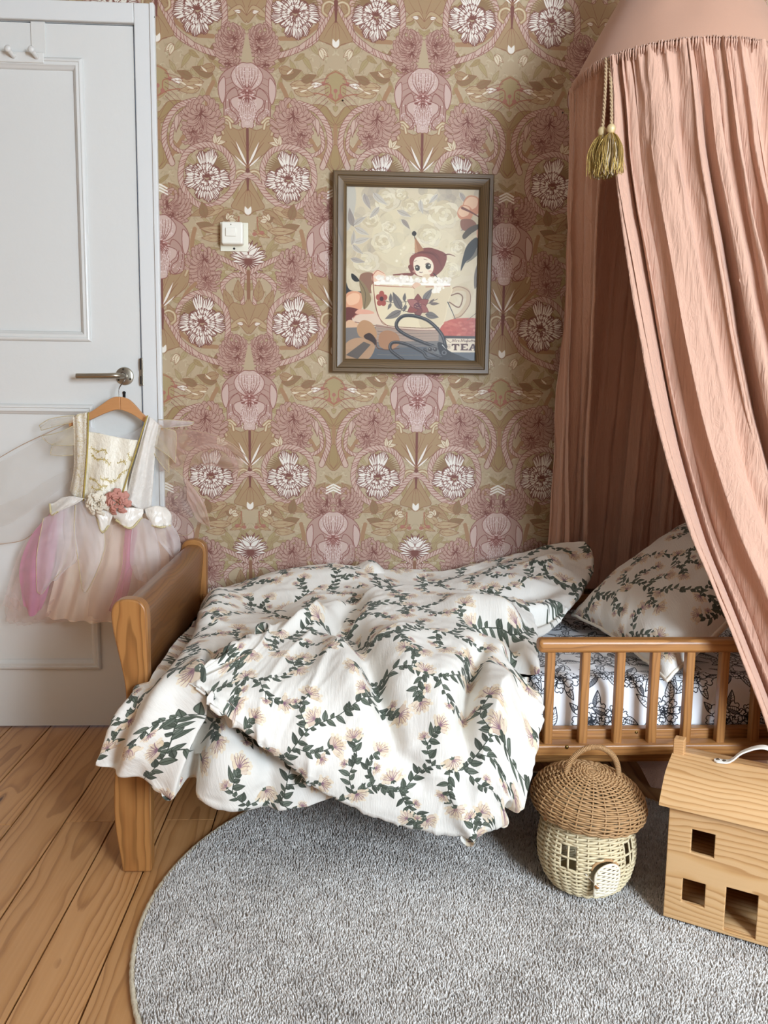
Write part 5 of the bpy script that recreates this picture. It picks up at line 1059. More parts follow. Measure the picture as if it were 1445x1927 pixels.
# two gold tassels on twisted cords
m_cord = cloth('beige_twisted_cord', 'b59a78', .8); m_bead = plain('gold_thread_head', 'd3bd8e', .45, .25, .5, (400, .3, .002)); m_fr = plain('gold_tinsel', 'bd9f5a', .3, .6); m_fr2 = plain('pale_silk_thread', 'cbb79a', .7)
rt = np.random.RandomState(12)
for px, hx_, pz, ys in ((1141, 1153, 240, 0), (1153, 1146, 247, .022)):
    Yt = -.585 - (.012 if ys == 0 else 0) + ys * .5; hd = at(px + (0 if ys else 9), 243 if ys == 0 else 250, Yt)
    if ys: hd = at(1133, 248, Yt)
    top = np.array((HC[0] + (HR + .004) * math.cos(math.radians(211)), HC[1] + (HR + .004) * math.sin(math.radians(211)), HZ)); top[0] += .004 if ys == 0 else -.003
    pth = np.array([top + (hd - top) * t + np.array((0, -.006 * math.sin(t * 3), 0)) for t in np.linspace(0, 1, 60)]); tas = None
    w = MB(); w.lathe([(.001, .011), (.006, .0095), (.0095, .004), (.0098, -.001), (.0075, -.007), (.0045, -.0105), (.001, -.011)], hd, 18); tas = w.build('tassel', m_bead, can)
    for q in (0, math.pi):
        t_ = np.arange(60); of = np.c_[.0019 * np.cos(t_ * 1.0 + q), .0019 * np.sin(t_ * 1.0 + q), 0 * t_]; MB().tube(pth + of, .0021, 6).build('cord', m_cord, tas)
    for nm, m_, n_, rr in (('fringe', m_fr, 170, 1.0), ('silk_strands', m_fr2, 50, .72)):
        w = MB()
        for k in range(n_):
            an, q = rt.rand() * 6.283, math.sqrt(rt.rand()) * rr; L = .074 + .014 * rt.rand(); sp = .026 * q * (.8 + .5 * rt.rand()); ca, sa = math.cos(an), math.sin(an)
            pts = [hd + (.0055 * q * ca, .0055 * q * sa, -.008), hd + (.6 * sp * ca, .6 * sp * sa, -.02), hd + (sp * ca + .003 * rt.randn(), sp * sa, -.05), hd + (sp * .95 * ca + .004 * rt.randn(), sp * .95 * sa, -.012 - L)]
            w.tube(cr(pts, 3), .0008 if nm == 'fringe' else .0011, 3, False)
        for k in range(5 if nm == 'fringe' else 0):
            an = rt.rand() * 6.283; p = hd + (.016 * math.cos(an), .016 * math.sin(an), -.02 - .05 * rt.rand()); w.tube([p, p + (.012 * math.cos(an), .006 * math.sin(an), .004 * rt.randn())], .0006, 3, False)
        o = w.build(nm, m_, tas); o['kind'] = 'stuff'

# ------------------------------------------------------------------ round rug
RC, RR = np.array((.294, -.985)), .667
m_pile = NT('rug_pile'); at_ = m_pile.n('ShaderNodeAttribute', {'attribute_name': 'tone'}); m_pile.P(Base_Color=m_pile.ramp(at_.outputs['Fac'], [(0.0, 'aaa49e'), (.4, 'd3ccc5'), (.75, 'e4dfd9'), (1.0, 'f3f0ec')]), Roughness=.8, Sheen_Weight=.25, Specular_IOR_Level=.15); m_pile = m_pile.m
m_back = plain('rug_backing', '9c948b', .95); m_edge = plain('rug_overlock_edge', 'd6cab2', .9, 0, .2, (300, .5, .003))
rug = empty('round_rug', (RC[0], RC[1], 0), 'large round pale grey short-pile rug on the pine floor', 'rug')
MB().lathe([(0, .0005), (RR - .004, .0005), (RR, .003), (RR - .002, .007), (0, .007)], (RC[0], RC[1], 0), 160).build('backing', m_back, rug)
MB().tube([(RC[0] + (RR + .001) * math.cos(t) + .0008 * math.sin(t * 171), RC[1] + (RR + .001) * math.sin(t) + .0008 * math.cos(t * 133), .0052) for t in np.linspace(0, 2 * math.pi, 361)[:-1]], .0052, 6, closed=True).build('bound_edge', m_edge, rug)
rs = np.random.RandomState(3); sp = .0037; g = np.arange(-RR, RR, sp); X, Y = np.meshgrid(g, g); X = X.ravel() + (rs.rand(X.size) - .5) * sp * 1.1; Y = Y.ravel() + (rs.rand(Y.size) - .5) * sp * 1.1
k = (X * X + Y * Y < (RR - .004) ** 2) & ((Y + RC[1] < -.50)); X, Y = X[k], Y[k]; n = len(X)
lean = .0015 * np.c_[vnoise(X * 40 + 30, Y * 40 + 30, 5) + .8 * rs.randn(n) * .6, vnoise(X * 40 + 10, Y * 40 + 50, 6) + .8 * rs.randn(n) * .6 - .3]
h = .0128 + .0022 * rs.rand(n) + .0012 * vnoise(X * 7 + 20, Y * 7 + 20, 8); a0 = rs.rand(n) * 6.28; r0, r1 = .0027, .0014
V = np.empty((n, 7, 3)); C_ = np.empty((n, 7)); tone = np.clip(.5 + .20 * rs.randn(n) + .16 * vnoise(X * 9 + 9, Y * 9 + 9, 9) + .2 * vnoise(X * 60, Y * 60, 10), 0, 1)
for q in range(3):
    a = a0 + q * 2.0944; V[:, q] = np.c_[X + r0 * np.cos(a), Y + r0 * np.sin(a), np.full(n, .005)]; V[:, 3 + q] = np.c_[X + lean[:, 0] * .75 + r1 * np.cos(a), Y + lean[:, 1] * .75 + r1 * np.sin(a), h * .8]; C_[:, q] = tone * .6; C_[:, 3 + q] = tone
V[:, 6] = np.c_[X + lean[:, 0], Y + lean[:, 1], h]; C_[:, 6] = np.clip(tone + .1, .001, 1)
F0 = np.array([(0, 1, 4), (0, 4, 3), (1, 2, 5), (1, 5, 4), (2, 0, 3), (2, 3, 5), (3, 4, 6), (4, 5, 6), (5, 3, 6)]); F = (F0[None] + 7 * np.arange(n)[:, None, None]).reshape(-1, 3)
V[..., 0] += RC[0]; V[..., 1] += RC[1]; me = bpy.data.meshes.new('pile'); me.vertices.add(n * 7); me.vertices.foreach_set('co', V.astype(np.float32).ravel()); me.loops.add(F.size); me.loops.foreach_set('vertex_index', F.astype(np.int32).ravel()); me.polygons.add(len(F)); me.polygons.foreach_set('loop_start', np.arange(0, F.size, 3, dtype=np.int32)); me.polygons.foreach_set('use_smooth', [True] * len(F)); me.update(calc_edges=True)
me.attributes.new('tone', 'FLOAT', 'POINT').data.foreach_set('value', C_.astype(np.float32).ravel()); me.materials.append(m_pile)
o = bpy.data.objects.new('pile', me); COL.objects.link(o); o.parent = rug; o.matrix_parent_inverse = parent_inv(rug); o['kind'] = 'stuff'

# ------------------------------------------------------------------ wicker mushroom basket
ZR = .0165                                                    # top of the rug pile
MX, MY = .514, -.893
m_tan = plain('tan_rattan', 'b28b60', .55, 0, .4, (120, .25, .002), 0, .14); m_crm = plain('cream_rattan', 'dccba6', .55, 0, .4, (120, .25, .002), 0, .10); m_door = plain('pale_cream_rattan', 'eee3cb', .55, 0, .4, (120, .25, .002), 0, .05); m_knob = plain('wooden_bead', 'a9743f', .45); m_cordw = plain('white_cord', 'ece6da', .8)
mush = empty('mushroom_basket', (MX, MY, ZR), 'small wicker basket shaped like a mushroom house with tan lid and cream base', 'basket')
R3 = lambda rx, ry: np.array(Matrix.Rotation(rx, 3, 'X') @ Matrix.Rotation(ry, 3, 'Y'))
TB, TL = R3(.0, -.035), R3(.02, .095)
def weave(w, prof, nst, rows, thick, amp, tilt, c, skip=None, seg=7, phase0=0.0):
    """horizontal strands waving in and out of nst stakes along a radius profile [(r, z)]"""
    pr = np.array(prof); L = np.r_[0, np.cumsum(np.hypot(*np.diff(pr, axis=0).T))]; n = nst * seg
    for k in range(rows):
        s_ = L[-1] * (k + .5) / rows; r = np.interp(s_, L, pr[:, 0]); z = np.interp(s_, L, pr[:, 1]); e = 1e-3
        tr, tz = np.interp(s_ + e, L, pr[:, 0]) - np.interp(s_ - e, L, pr[:, 0]), np.interp(s_ + e, L, pr[:, 1]) - np.interp(s_ - e, L, pr[:, 1]); q = math.hypot(tr, tz) + 1e-9; nr, nz = tz / q, -tr / q
        if nr < 0 and abs(nr) > .2: nr, nz = -nr, -nz
        if nz < 0 and nr < .2: nr, nz = -nr, -nz
        a = np.linspace(0, 2 * math.pi, n, endpoint=False); u = amp * np.sin(a * nst / 2 + math.pi * (k % 2) + phase0) * min(1, r / .03)
        P = np.c_[(r + u * nr) * np.cos(a), (r + u * nr) * np.sin(a), z + u * nz + .0006 * np.sin(a * 5 + k)]
        ok = np.ones(n, bool) if skip is None else np.array([not skip(t, z) for t in a])
        fin = lambda Q: Q @ tilt.T + c
        if ok.all(): w.tube(fin(P), thick, 5, closed=True, up0=(0, 0, 1.))
        else:
            st = [i for i in range(n) if ok[i] and not ok[i - 1]]
            for i in st:
                idx = [i]; 
                while ok[(idx[-1] + 1) % n] and len(idx) < n: idx.append((idx[-1] + 1) % n)
                if len(idx) > 2: w.tube(fin(P[idx]), thick, 5, up0=(0, 0, 1.))
def stakes(w, prof, nst, thick, tilt, c, skip=None):
    pr = resample(np.array(prof, float), 24, 0)
    for k in range(nst):
        a = 2 * math.pi * (k + .5) / nst; P = np.c_[pr[:, 0] * math.cos(a), pr[:, 0] * math.sin(a), pr[:, 1]]
        if skip is not None:
            ok = [not skip(a, z) for z in pr[:, 1]]; run = []
            for p, q in list(zip(P, ok)) + [(None, False)]:
                if q: run.append(p)
                else:
                    if len(run) > 1: w.tube(np.array(run) @ tilt.T + c, thick, 5)
                    run = []
        else: w.tube(P @ tilt.T + c, thick, 5)
CB = np.array((MX, MY, ZR + .002)); FRONT = math.radians(268)
bodyp = [(.066, .004), (.076, .012), (.086, .030), (.0935, .055), (.0955, .078), (.093, .105), (.087, .130), (.0815, .150), (.082, .162)]
def ad(a, b): return (a - b + math.pi) % (2 * math.pi) - math.pi
WA = (FRONT - .62, FRONT + .82)                              # two little windows
def holes(a, z):
    for c_ in WA:
        if abs(ad(a, c_)) < .185 and .070 < z < .118: return True
    d = ad(a, FRONT + .14)
    return abs(d) < .29 and .028 < z < .094 and (z < .072 or (d / .29) ** 2 + ((z - .072) / .022) ** 2 < 1)
w = MB(); weave(w, bodyp, 26, 36, .0026, .0028, TB, CB, holes); stakes(w, bodyp, 26, .0022, TB, CB, holes)
body = w.build('body_weave', m_crm, mush); body['kind'] = 'stuff'
MB().lathe([(.0005, .004), (.066, .004), (.066, .009), (.0005, .009)], CB, 30).build('base_disc', m_crm, mush)
ring = lambda r, z, t, m_, nm, T_, c, par: MB().tube(np.array([(r * math.cos(q), r * math.sin(q), z) for q in np.linspace(0, 2 * math.pi, 60)[:-1]]) @ T_.T + c, t, 6, closed=True).build(nm, m_, par)
ring(.0825, .1615, .0032, m_crm, 'top_band', TB, CB, mush); ring(.069, .006, .0035, m_crm, 'foot_band', TB, CB, mush)
def rad(z): return float(np.interp(z, [p[1] for p in bodyp], [p[0] for p in bodyp]))
def onb(a, z, out=0.0): return np.array(((rad(z) + out) * math.cos(a), (rad(z) + out) * math.sin(a), z)) @ TB.T + CB
for c_ in WA:
    f = [onb(c_ + da, z) for da, z in [(-.19, t) for t in np.linspace(.069, .119, 5)] + [(t, .119) for t in np.linspace(-.19, .19, 5)[1:]] + [(.19, t) for t in np.linspace(.119, .069, 5)[1:]] + [(t, .069) for t in np.linspace(.19, -.19, 5)[1:-1]]]
    fr_ = MB().tube(f, .0024, 6, closed=True).build('window_frame', m_crm, mush)
    MB().tube([onb(c_, z, .001) for z in np.linspace(.069, .119, 6)], .0022, 6).build('glazing_bar', m_crm, fr_); MB().tube([onb(c_ + t, .094, .0015) for t in np.linspace(-.19, .19, 7)], .0022, 6).build('glazing_bar', m_crm, fr_)
# arched door, slightly ajar, with its own weave
dc = FRONT + .14; d0, d1, zb, zs = -.235, .275, .026, .070
def ond(t, z, out=.004): return onb(dc + d0 + (d1 - d0) * t, z, out + .003 + .010 * (1 - t))
arch = [ond(0, z) for z in np.linspace(zb, zs, 8)] + [ond(.5 - .5 * math.cos(q), zs + .022 * math.sin(q)) for q in np.linspace(0, math.pi, 14)[1:-1]] + [ond(1, z) for z in np.linspace(zs, zb, 8)] + [ond(t, zb) for t in np.linspace(1, 0, 8)[1:-1]]
dr = MB().tube(arch, .0025, 6, closed=True).build('door', m_door, mush); w = MB()
for k in range(15):
    z = zb + .0022 + (.022 + zs - zb - .003) * (k + .5) / 15; lim = 0.0 if z < zs else .5 - .5 * math.sqrt(max(0, 1 - ((z - zs) / .022) ** 2))
    if 1 - 2 * lim < .12: continue
    t_ = np.linspace(lim, 1 - lim, 26); w.tube(np.array([ond(t, z, .004 + .0017 * math.sin(t * 5 * math.pi + math.pi * (k % 2))) for t in t_]), .0021, 5)
o = w.build('door_weave', m_door, dr); o['kind'] = 'stuff'
hood = [onb(dc + .29 * math.sin(q), .072 + .024 * math.cos(q), .002) for q in np.linspace(-1.35, 1.35, 18)]
MB().tube(hood, .0029, 6).build('door_arch', m_tan, mush)
for t in (.045, .062): MB().tube([ond(1.0, t), ond(1.12, t, .003), ond(1.12, t + .004, .003), ond(1.0, t + .004)], .0009, 5).build('hinge_loop', m_tan, dr)
kb = ond(.06, .053, .007); MB().lathe([(.0003, .0045), (.003, .0036), (.0047, .001), (.0047, -.001), (.003, -.0036), (.0003, -.0045)], kb, 14).build('toggle', m_knob, dr)
MB().tube(cr([onb(dc - .40, .068, .002), onb(dc - .33, .062, .004), kb + (0, -.003, .003), kb + (.007, -.002, 0), kb + (.002, -.002, -.006), kb], 5), .0012, 6).build('cord_loop', m_cordw, dr)
# lid
CL = CB + np.array((.0, .0, .150)) @ TB.T
capp = [(.086, .002), (.098, .000), (.1085, .006), (.1135, .018), (.1130, .030), (.108, .043), (.098, .056), (.083, .068), (.064, .077), (.043, .083), (.022, .0862), (.009, .0868)]
w = MB(); weave(w, capp, 26, 44, .0020, .0027, TL, CL, None, 8); stakes(w, capp, 26, .0018, TL, CL)
lid = w.build('lid_weave', m_tan, mush); lid['kind'] = 'stuff'
w = MB().lathe([(.0005, .0882), (.006, .0878), (.011, .0862), (.013, .084)][::-1], (0, 0, 0), 20); V = w.v[0] @ TL.T + CL; MB().add(V, w.f).build('crown_knot', m_tan, mush)
ring(.0865, .0015, .0030, m_tan, 'lid_band', TL, CL, mush)
arc = np.array([(.0555 * math.cos(q), .004 * math.cos(q), .076 + .062 * math.sin(q)) for q in np.linspace(-.12, math.pi + .12, 44)]) @ TL.T + CL
hd = MB().tube(arc, .0047, 8).build('handle', m_tan, mush); w = MB()
for i in np.linspace(0, 42, 64):
    j = int(i); f = i - j; p = arc[j] * (1 - f) + arc[j + 1] * f; t_ = arc[j + 1] - arc[j]; t_ /= np.linalg.norm(t_); b = np.cross(t_, (0, 1, 0)); b /= np.linalg.norm(b); c_ = np.cross(t_, b)
    w.tube([p + .0052 * (math.cos(q) * b + math.sin(q) * c_) for q in np.linspace(0, 6.283, 9)[:-1]], .0013, 4, closed=True)
o = w.build('handle_wrap', m_tan, hd); o['kind'] = 'stuff'
lt = onb(FRONT - 1.30, .150, .010); MB().lathe([(.0003, .006), (.004, .0045), (.0055, 0), (.004, -.0045), (.0003, -.006)], lt, 14).build('latch_bead', m_knob, mush)
MB().tube(cr([onb(FRONT - 1.30, .158, .002), lt + (-.001, -.001, .007), lt + (.004, -.005, 0), lt + (0, 0, -.007), onb(FRONT - 1.30, .140, .001)], 5), .0013, 6).build('latch_loop', m_crm, mush)

mush.location.x -= .006

# ------------------------------------------------------------------ wooden doll's house
HW = wood('pale_pine_toy', 'd8b080', 'cb9c66', 'ad7c49', 'X', 1.5, .45, 62, False, 0, .05, (.1, .05, -.16), .08, .75); HWe = wood('pale_pine_toy_ends', 'cda171', 'c0905c', 'a67849', 'Y', 1.5, .5, 150, wob=.05)
H0 = np.array((.6221, -1.0179, ZR)); yaw = math.atan2(-.5399, .8417)
hs = empty('dolls_house', tuple(H0), 'pale pine toy house with square window holes and a white carrying strap', 'toy house', None, yaw)
LEN, DEP, HE = .36, .20, .232; Rz = np.array(Matrix.Rotation(yaw, 3, 'Z'))
def hbuild(w, name, m_, **kw):
    o = w.build(name, m_, None, **kw); o.parent = hs; return o
loc = lambda w: w
def face_with_holes(x0, x1, z0, z1, y0, y1, holes, r=.0025):
    xs = sorted({x0, x1} | {h[0] for h in holes} | {h[1] for h in holes}); zs = sorted({z0, z1} | {h[2] for h in holes} | {h[3] for h in holes}); w = MB()
    ins = lambda x, z: any(h[0] < x < h[1] and h[2] < z < h[3] for h in holes)
    full = lambda i, j: 0 <= i < len(xs) - 1 and 0 <= j < len(zs) - 1 and not ins((xs[i] + xs[i + 1]) / 2, (zs[j] + zs[j + 1]) / 2)
    id_ = {}; V = []; F = []
    def v(x, y, z):
        if (x, y, z) not in id_: id_[(x, y, z)] = len(V); V.append((x, y, z))
        return id_[(x, y, z)]
    for i in range(len(xs) - 1):
        for j in range(len(zs) - 1):
            if not full(i, j): continue
            a, b, c, d = xs[i], xs[i + 1], zs[j], zs[j + 1]
            F += [(v(a, y0, c), v(b, y0, c), v(b, y0, d), v(a, y0, d)), (v(a, y1, d), v(b, y1, d), v(b, y1, c), v(a, y1, c))]
            if not full(i - 1, j): F.append((v(a, y0, d), v(a, y1, d), v(a, y1, c), v(a, y0, c)))
            if not full(i + 1, j): F.append((v(b, y0, c), v(b, y1, c), v(b, y1, d), v(b, y0, d)))
            if not full(i, j - 1): F.append((v(a, y0, c), v(a, y1, c), v(b, y1, c), v(b, y0, c)))
            if not full(i, j + 1): F.append((v(b, y0, d), v(b, y1, d), v(a, y1, d), v(a, y0, d)))
    return w.add(V, F)
zo = -.0145
win = [(.0425, .0835, .157 + zo, .203 + zo), (.0315, .0725, .055 + zo, .1015 + zo), (.1085, .163, .0225 + zo, .108 + zo), (.245, .286, .157 + zo, .203 + zo), (.215, .256, .055 + zo, .1015 + zo)]
hbuild(face_with_holes(0, LEN, 0, HE, 0, .009, win), 'front_wall', HW, bevel=.0018)
hbuild(MB().box(0, LEN, DEP - .009, DEP, 0, HE), 'rear_wall', HW, bevel=.001)
ridge, bend = (.100, .2925), (.030, .2745)
for x in (0.0, LEN - .009):
    hbuild(MB().prism([(.009, 0), (DEP - .009, 0), (DEP - .009, HE), (DEP - bend[1] * 0 - .030, .2665), (.100, .2845), (.030, .2665), (.009, HE)], lambda y, z, d: (d, y, z), x, x + .009), 'side_wall', HWe, bevel=.001)
hbuild(MB().box(.009, LEN - .009, .009, DEP - .009, .002, .010), 'floor_board', HW); hbuild(MB().box(.009, LEN - .009, .009, DEP - .009, .118, .126), 'upper_floor', HW)
so = [(-.0175, .2285), (-.0165, .2350), (.0275, .2762), (.100, .2945), (.100, .2865), (.0315, .2690), (-.0115, .2265)]
so = [so[0], so[1]] + cr([so[1], so[2], so[3]], 8).tolist()[4:] + [so[4]] + cr([so[4], so[5], so[6]], 8).tolist()[1:]
for mir in (0, 1):
    hbuild(MB().prism([((DEP - y) if mir else y, z) for y, z in so], lambda y, z, d: (d, y, z), -.016, LEN + .016), 'roof_slope', HW, angle=40)
hbuild(MB().box(-.0145, .0055, .088, .110, .285, .3225), 'chimney', HWe, bevel=.0015)
m_strap = plain('white_leather_strap', 'ece8df', .42, 0, .5, (200, .15, .002)); m_riv = plain('steel_rivet', '8c8578', .35, 1.0)
sx0, sx1, zt = .062, .235, .2915
pp = [(sx0, .092, .2942), (sx0 + .022, .094, .2952), (sx0 + .034, .095, .303), (sx0 + .052, .096, .322), (sx0 + .0865, .097, .3375), (sx1 - .052, .096, .322), (sx1 - .034, .095, .303), (sx1 - .022, .094, .2952), (sx1, .092, .2942)]
C_ = cr(pp, 8); n = len(C_); hw = np.interp(np.linspace(0, 1, n), [0, .03, .1, .9, .97, 1], [.004, .0085, .0085, .0085, .0085, .004]); rows = []
for i in range(n):
    t_ = C_[min(i + 1, n - 1)] - C_[max(i - 1, 0)]; t_ /= np.linalg.norm(t_); nn = np.cross((0, 1, 0), t_) * -1
    rows.append([C_[i] + nn * .0016 + (0, -hw[i], 0), C_[i] + nn * .0026 + (0, -hw[i] * .5, 0), C_[i] + nn * .0028, C_[i] + nn * .0026 + (0, hw[i] * .5, 0), C_[i] + nn * .0016 + (0, hw[i], 0), C_[i] - nn * .0012 + (0, hw[i], 0), C_[i] - nn * .0012 + (0, -hw[i], 0)])
st_ = hbuild(MB().grid(np.array(rows), wrap=True), 'carrying_strap', m_strap, angle=60)
for x in (sx0 + .006, sx0 + .018, sx1 - .006, sx1 - .018):
    o = MB().lathe([(.0003, .0015), (.003, .0011), (.0042, -.0005)], (x, .092, .2972), 14).build('rivet', m_riv, None); o.parent = st_

# ------------------------------------------------------------------ hanger on the door handle
m_hang = wood('hanger_beech', 'c99463', 'bd8452', 'a8703f', 'X', 2.0, .4, 200)
YH = -.062
hc = at(229, 748, YH)
hg = empty('clothes_hanger', tuple(at(226, 712, YH)), 'wooden clothes hanger with wire hook hung on the door handle', 'hanger')
top = [at(*p, YH)[[0, 2]] for p in ((128, 793), (150, 783), (168, 776), (190, 762), (208, 750), (222, 746.5), (240, 750), (254, 762), (270, 780), (290, 793), (306, 803))]
bot = [at(*p, YH)[[0, 2]] for p in ((306, 810), (288, 804), (272, 795), (248, 779), (224, 771), (200, 777), (170, 790), (150, 797), (128, 803))]
ht = cr(top, 5); hb = cr(bot, 5); mid_ = len(ht) // 2
for sgn, sl_ in ((-1, 0), (1, 1)):
    xm = hc[0] - .003; P1 = [p for p in ht if (p[0] <= xm) == (sl_ == 0)]; P2 = [p for p in hb if (p[0] <= xm) == (sl_ == 0)]
    mt = np.array((xm, np.interp(xm, ht[:, 0], ht[:, 1]))); mb_ = np.array((xm, np.interp(xm, hb[::-1, 0], hb[::-1, 1])))
    poly = (P1 + [mt] + [mb_] + P2) if sl_ == 0 else ([mt] + P1 + P2 + [mb_])
    MB().prism([(p[0], p[1]) for p in poly], lambda x, z, d: (x, YH + d + .35 * abs(x - xm) * 0.2, z), -.006, .006).build('arm', m_hang, hg, bevel=.0025, seg=3)
m_wire = plain('chrome_wire', '8e8a86', .25, 1.0)
hk = [at(225, 752, YH), at(224, 735, YH), at(226, 727, YH), at(233, 718, YH - .004), at(237, 710, YH + .002), at(236, 704, YH + .012), at(231, 700.5, YH + .016), at(227, 702, YH + .016)]
MB().tube(cr(hk, 6), .0016, 8).build('hook', m_wire, hg)

# ------------------------------------------------------------------ fairy dress
m_satin = NT('ivory_satin'); m_satin.P(Base_Color=lin('ece4d8'), Roughness=.32, Sheen_Weight=.3, Specular_IOR_Level=.6); m_satin.bump(m_satin.noise(m_satin.coord('Object', (28, 28, 16)), 1, 3, .6, 1.5), .5, .01); m_satin = m_satin.m
m_vel = NT('crushed_ivory_velvet'); m_vel.P(Base_Color=m_vel.mix(m_vel.noise(m_vel.coord(), 40, 4, .7, 1.5), lin('d8cfc2'), lin('f2ece4')), Roughness=.45, Sheen_Weight=.6, Specular_IOR_Level=.5); m_vel.bump(m_vel.noise(m_vel.coord(), 60, 4, .7, 2), .5, .006); m_vel = m_vel.m
m_broc = printed('gold_brocade', IM_BROC, .36, .2, ((16, 9, 1), .45, .01), .5); m_lace = NT('gold_lace'); m_lace.P(Base_Color=m_lace.mix(m_lace.ramp(m_lace.noise(m_lace.coord(), 150, 3, .6, 2), [(.48, 0.0), (.62, 1.0)]), lin('e9e2d4'), lin('cdb985')), Roughness=.4, Specular_IOR_Level=.6); m_lace.bump(m_lace.noise(m_lace.coord(), 160, 3), .5, .004); m_lace = m_lace.m
m_gold = plain('gold_braid', 'b9a24e', .42, .35, .5, (500, .6, .003)); m_gcord = plain('gold_cream_cord', 'd6c697', .5, .1, .5, (420, .6, .003))
s_white = sheer('white_organza', 'f8f4f4', .44, .4); s_peach = sheer('peach_tulle', 'ecd2c6', .20, .6); s_pink = sheer('bright_pink_tulle', 'e79cc0', .62, .6); s_rose = sheer('rose_tulle', 'edd2c8', .20, .6); s_pale = sheer('pale_pink_tulle', 'f0d8d2', .26, .6); s_slip = cloth('peach_satin_slip', 'f8e8d4', .5, .2, ((30, 30, 6), .3, .01), .25)
s_cream = sheer('cream_organza', 'e6dcc6', .38, .4); s_wing = sheer('blush_wing_gauze', 'dfbcab', .38, .35, .5); s_wing2 = sheer('pale_wing_gauze', 'e2d8ce', .20, .35, .5)
dress = empty('fairy_dress', tuple(at(220, 1160, -.075)), "child's fairy dress with ivory bodice, two roses and pink tulle skirt on the hanger", 'dress')
def cl(name, rows, m_, nu=26, nv=26, wave=(0, 0, 0), seed=1, par=None, uv=False, thick=0.0, grow=True):
    """a piece of cloth: control rows (px, py, Y); wave = (amplitude, number of folds across, phase); folds open towards the last row"""
    P = sheet(rows, nu, nv); u = np.linspace(0, 1, nu)[:, None]; v = np.linspace(0, 1, nv)[None]; A, k, ph = wave
    d = (A * (u ** .7 if grow else 1) * np.sin(2 * math.pi * k * (v + .05 * vnoise(u * 3 + 0 * v, v * 3 + 0 * u, seed)) + ph)) + .35 * A * vnoise(u * 5 + 0 * v, v * 9 + 0 * u, seed + 1); P[..., 1] += d
    w = MB(); w.grid(P, np.stack([v + 0 * u, 1.2 * (1 - u) + 0 * v], -1) if uv else None); o = w.build(name, m_, dress if par is None else par)
    if thick: q = o.modifiers.new('t', 'SOLIDIFY'); q.thickness = thick; q.offset = 0
    return o
def row(xs, y, Y): return [(x, y, Y) for x in xs]
# skirt, back to front
cl('back_tulle', [[(100, 960, -.045), (200, 965, -.045), (325, 985, -.045)], [(60, 1020, -.04), (200, 1020, -.045), (340, 1040, -.045)], [(30, 1090, -.035), (200, 1090, -.04), (352, 1100, -.045)], [(8, 1168, -.03), (90, 1172, -.035), (345, 1160, -.045)]], s_pale, 40, 90, (.008, 9, 0), 3)
cl('slip', [[(140, 950, -.06), (220, 960, -.075), (305, 970, -.06)], [(120, 1030, -.055), (215, 1040, -.09), (318, 1040, -.06)], [(100, 1100, -.05), (205, 1110, -.10), (320, 1100, -.06)], [(82, 1163, -.05), (190, 1172, -.105), (318, 1166, -.06)]], s_slip, 40, 80, (.013, 6, .6), 5)
cl('pink_panel', [[(98, 962, -.075), (115, 962, -.085), (128, 958, -.08)], [(58, 1010, -.08), (85, 1010, -.10), (112, 1005, -.09)], [(37, 1065, -.08), (66, 1070, -.11), (98, 1075, -.10)], [(39, 1110, -.08), (62, 1125, -.11), (88, 1120, -.10)], [(45, 1140, -.08), (60, 1160, -.105), (78, 1145, -.10)]], s_pink, 36, 24, (.005, 2, 0), 7)
cl('pink_panel', [[(236, 993, -.11), (248, 996, -.112), (260, 996, -.11)], [(232, 1030, -.12), (243, 1035, -.122), (254, 1030, -.12)], [(229, 1070, -.125), (240, 1075, -.127), (250, 1070, -.125)], [(215, 1120, -.125), (230, 1125, -.128), (243, 1110, -.125)], [(204, 1150, -.12), (218, 1155, -.125), (232, 1140, -.12)]], s_pink, 36, 20, (.004, 1.5, 1), 8)
cl('rose_panel', [[(150, 945, -.085), (200, 985, -.10), (300, 985, -.085)], [(112, 1040, -.09), (205, 1045, -.125), (330, 1045, -.09)], [(92, 1110, -.09), (200, 1120, -.135), (340, 1110, -.09)], [(62, 1166, -.08), (120, 1158, -.11), (200, 1170, -.125), (330, 1166, -.09)][0:1] + [(200, 1170, -.13), (335, 1166, -.09)]], s_rose, 40, 80, (.009, 7, 2), 9)
cl('gathered_hem', [[(12, 1120, -.06), (40, 1130, -.07), (84, 1125, -.09)], [(8, 1150, -.06), (45, 1155, -.08), (88, 1148, -.10)], [(14, 1172, -.055), (50, 1177, -.075), (92, 1160, -.095)]], s_rose, 16, 40, (.006, 6, 1), 11)
cl('peach_panel', [[(215, 985, -.11), (260, 985, -.115), (318, 990, -.10)], [(195, 1050, -.12), (262, 1055, -.13), (335, 1040, -.105)], [(172, 1110, -.125), (255, 1120, -.14), (335, 1105, -.105)], [(165, 1160, -.12), (225, 1172, -.135), (320, 1160, -.10)]], s_peach, 36, 70, (.007, 6, .3), 13)
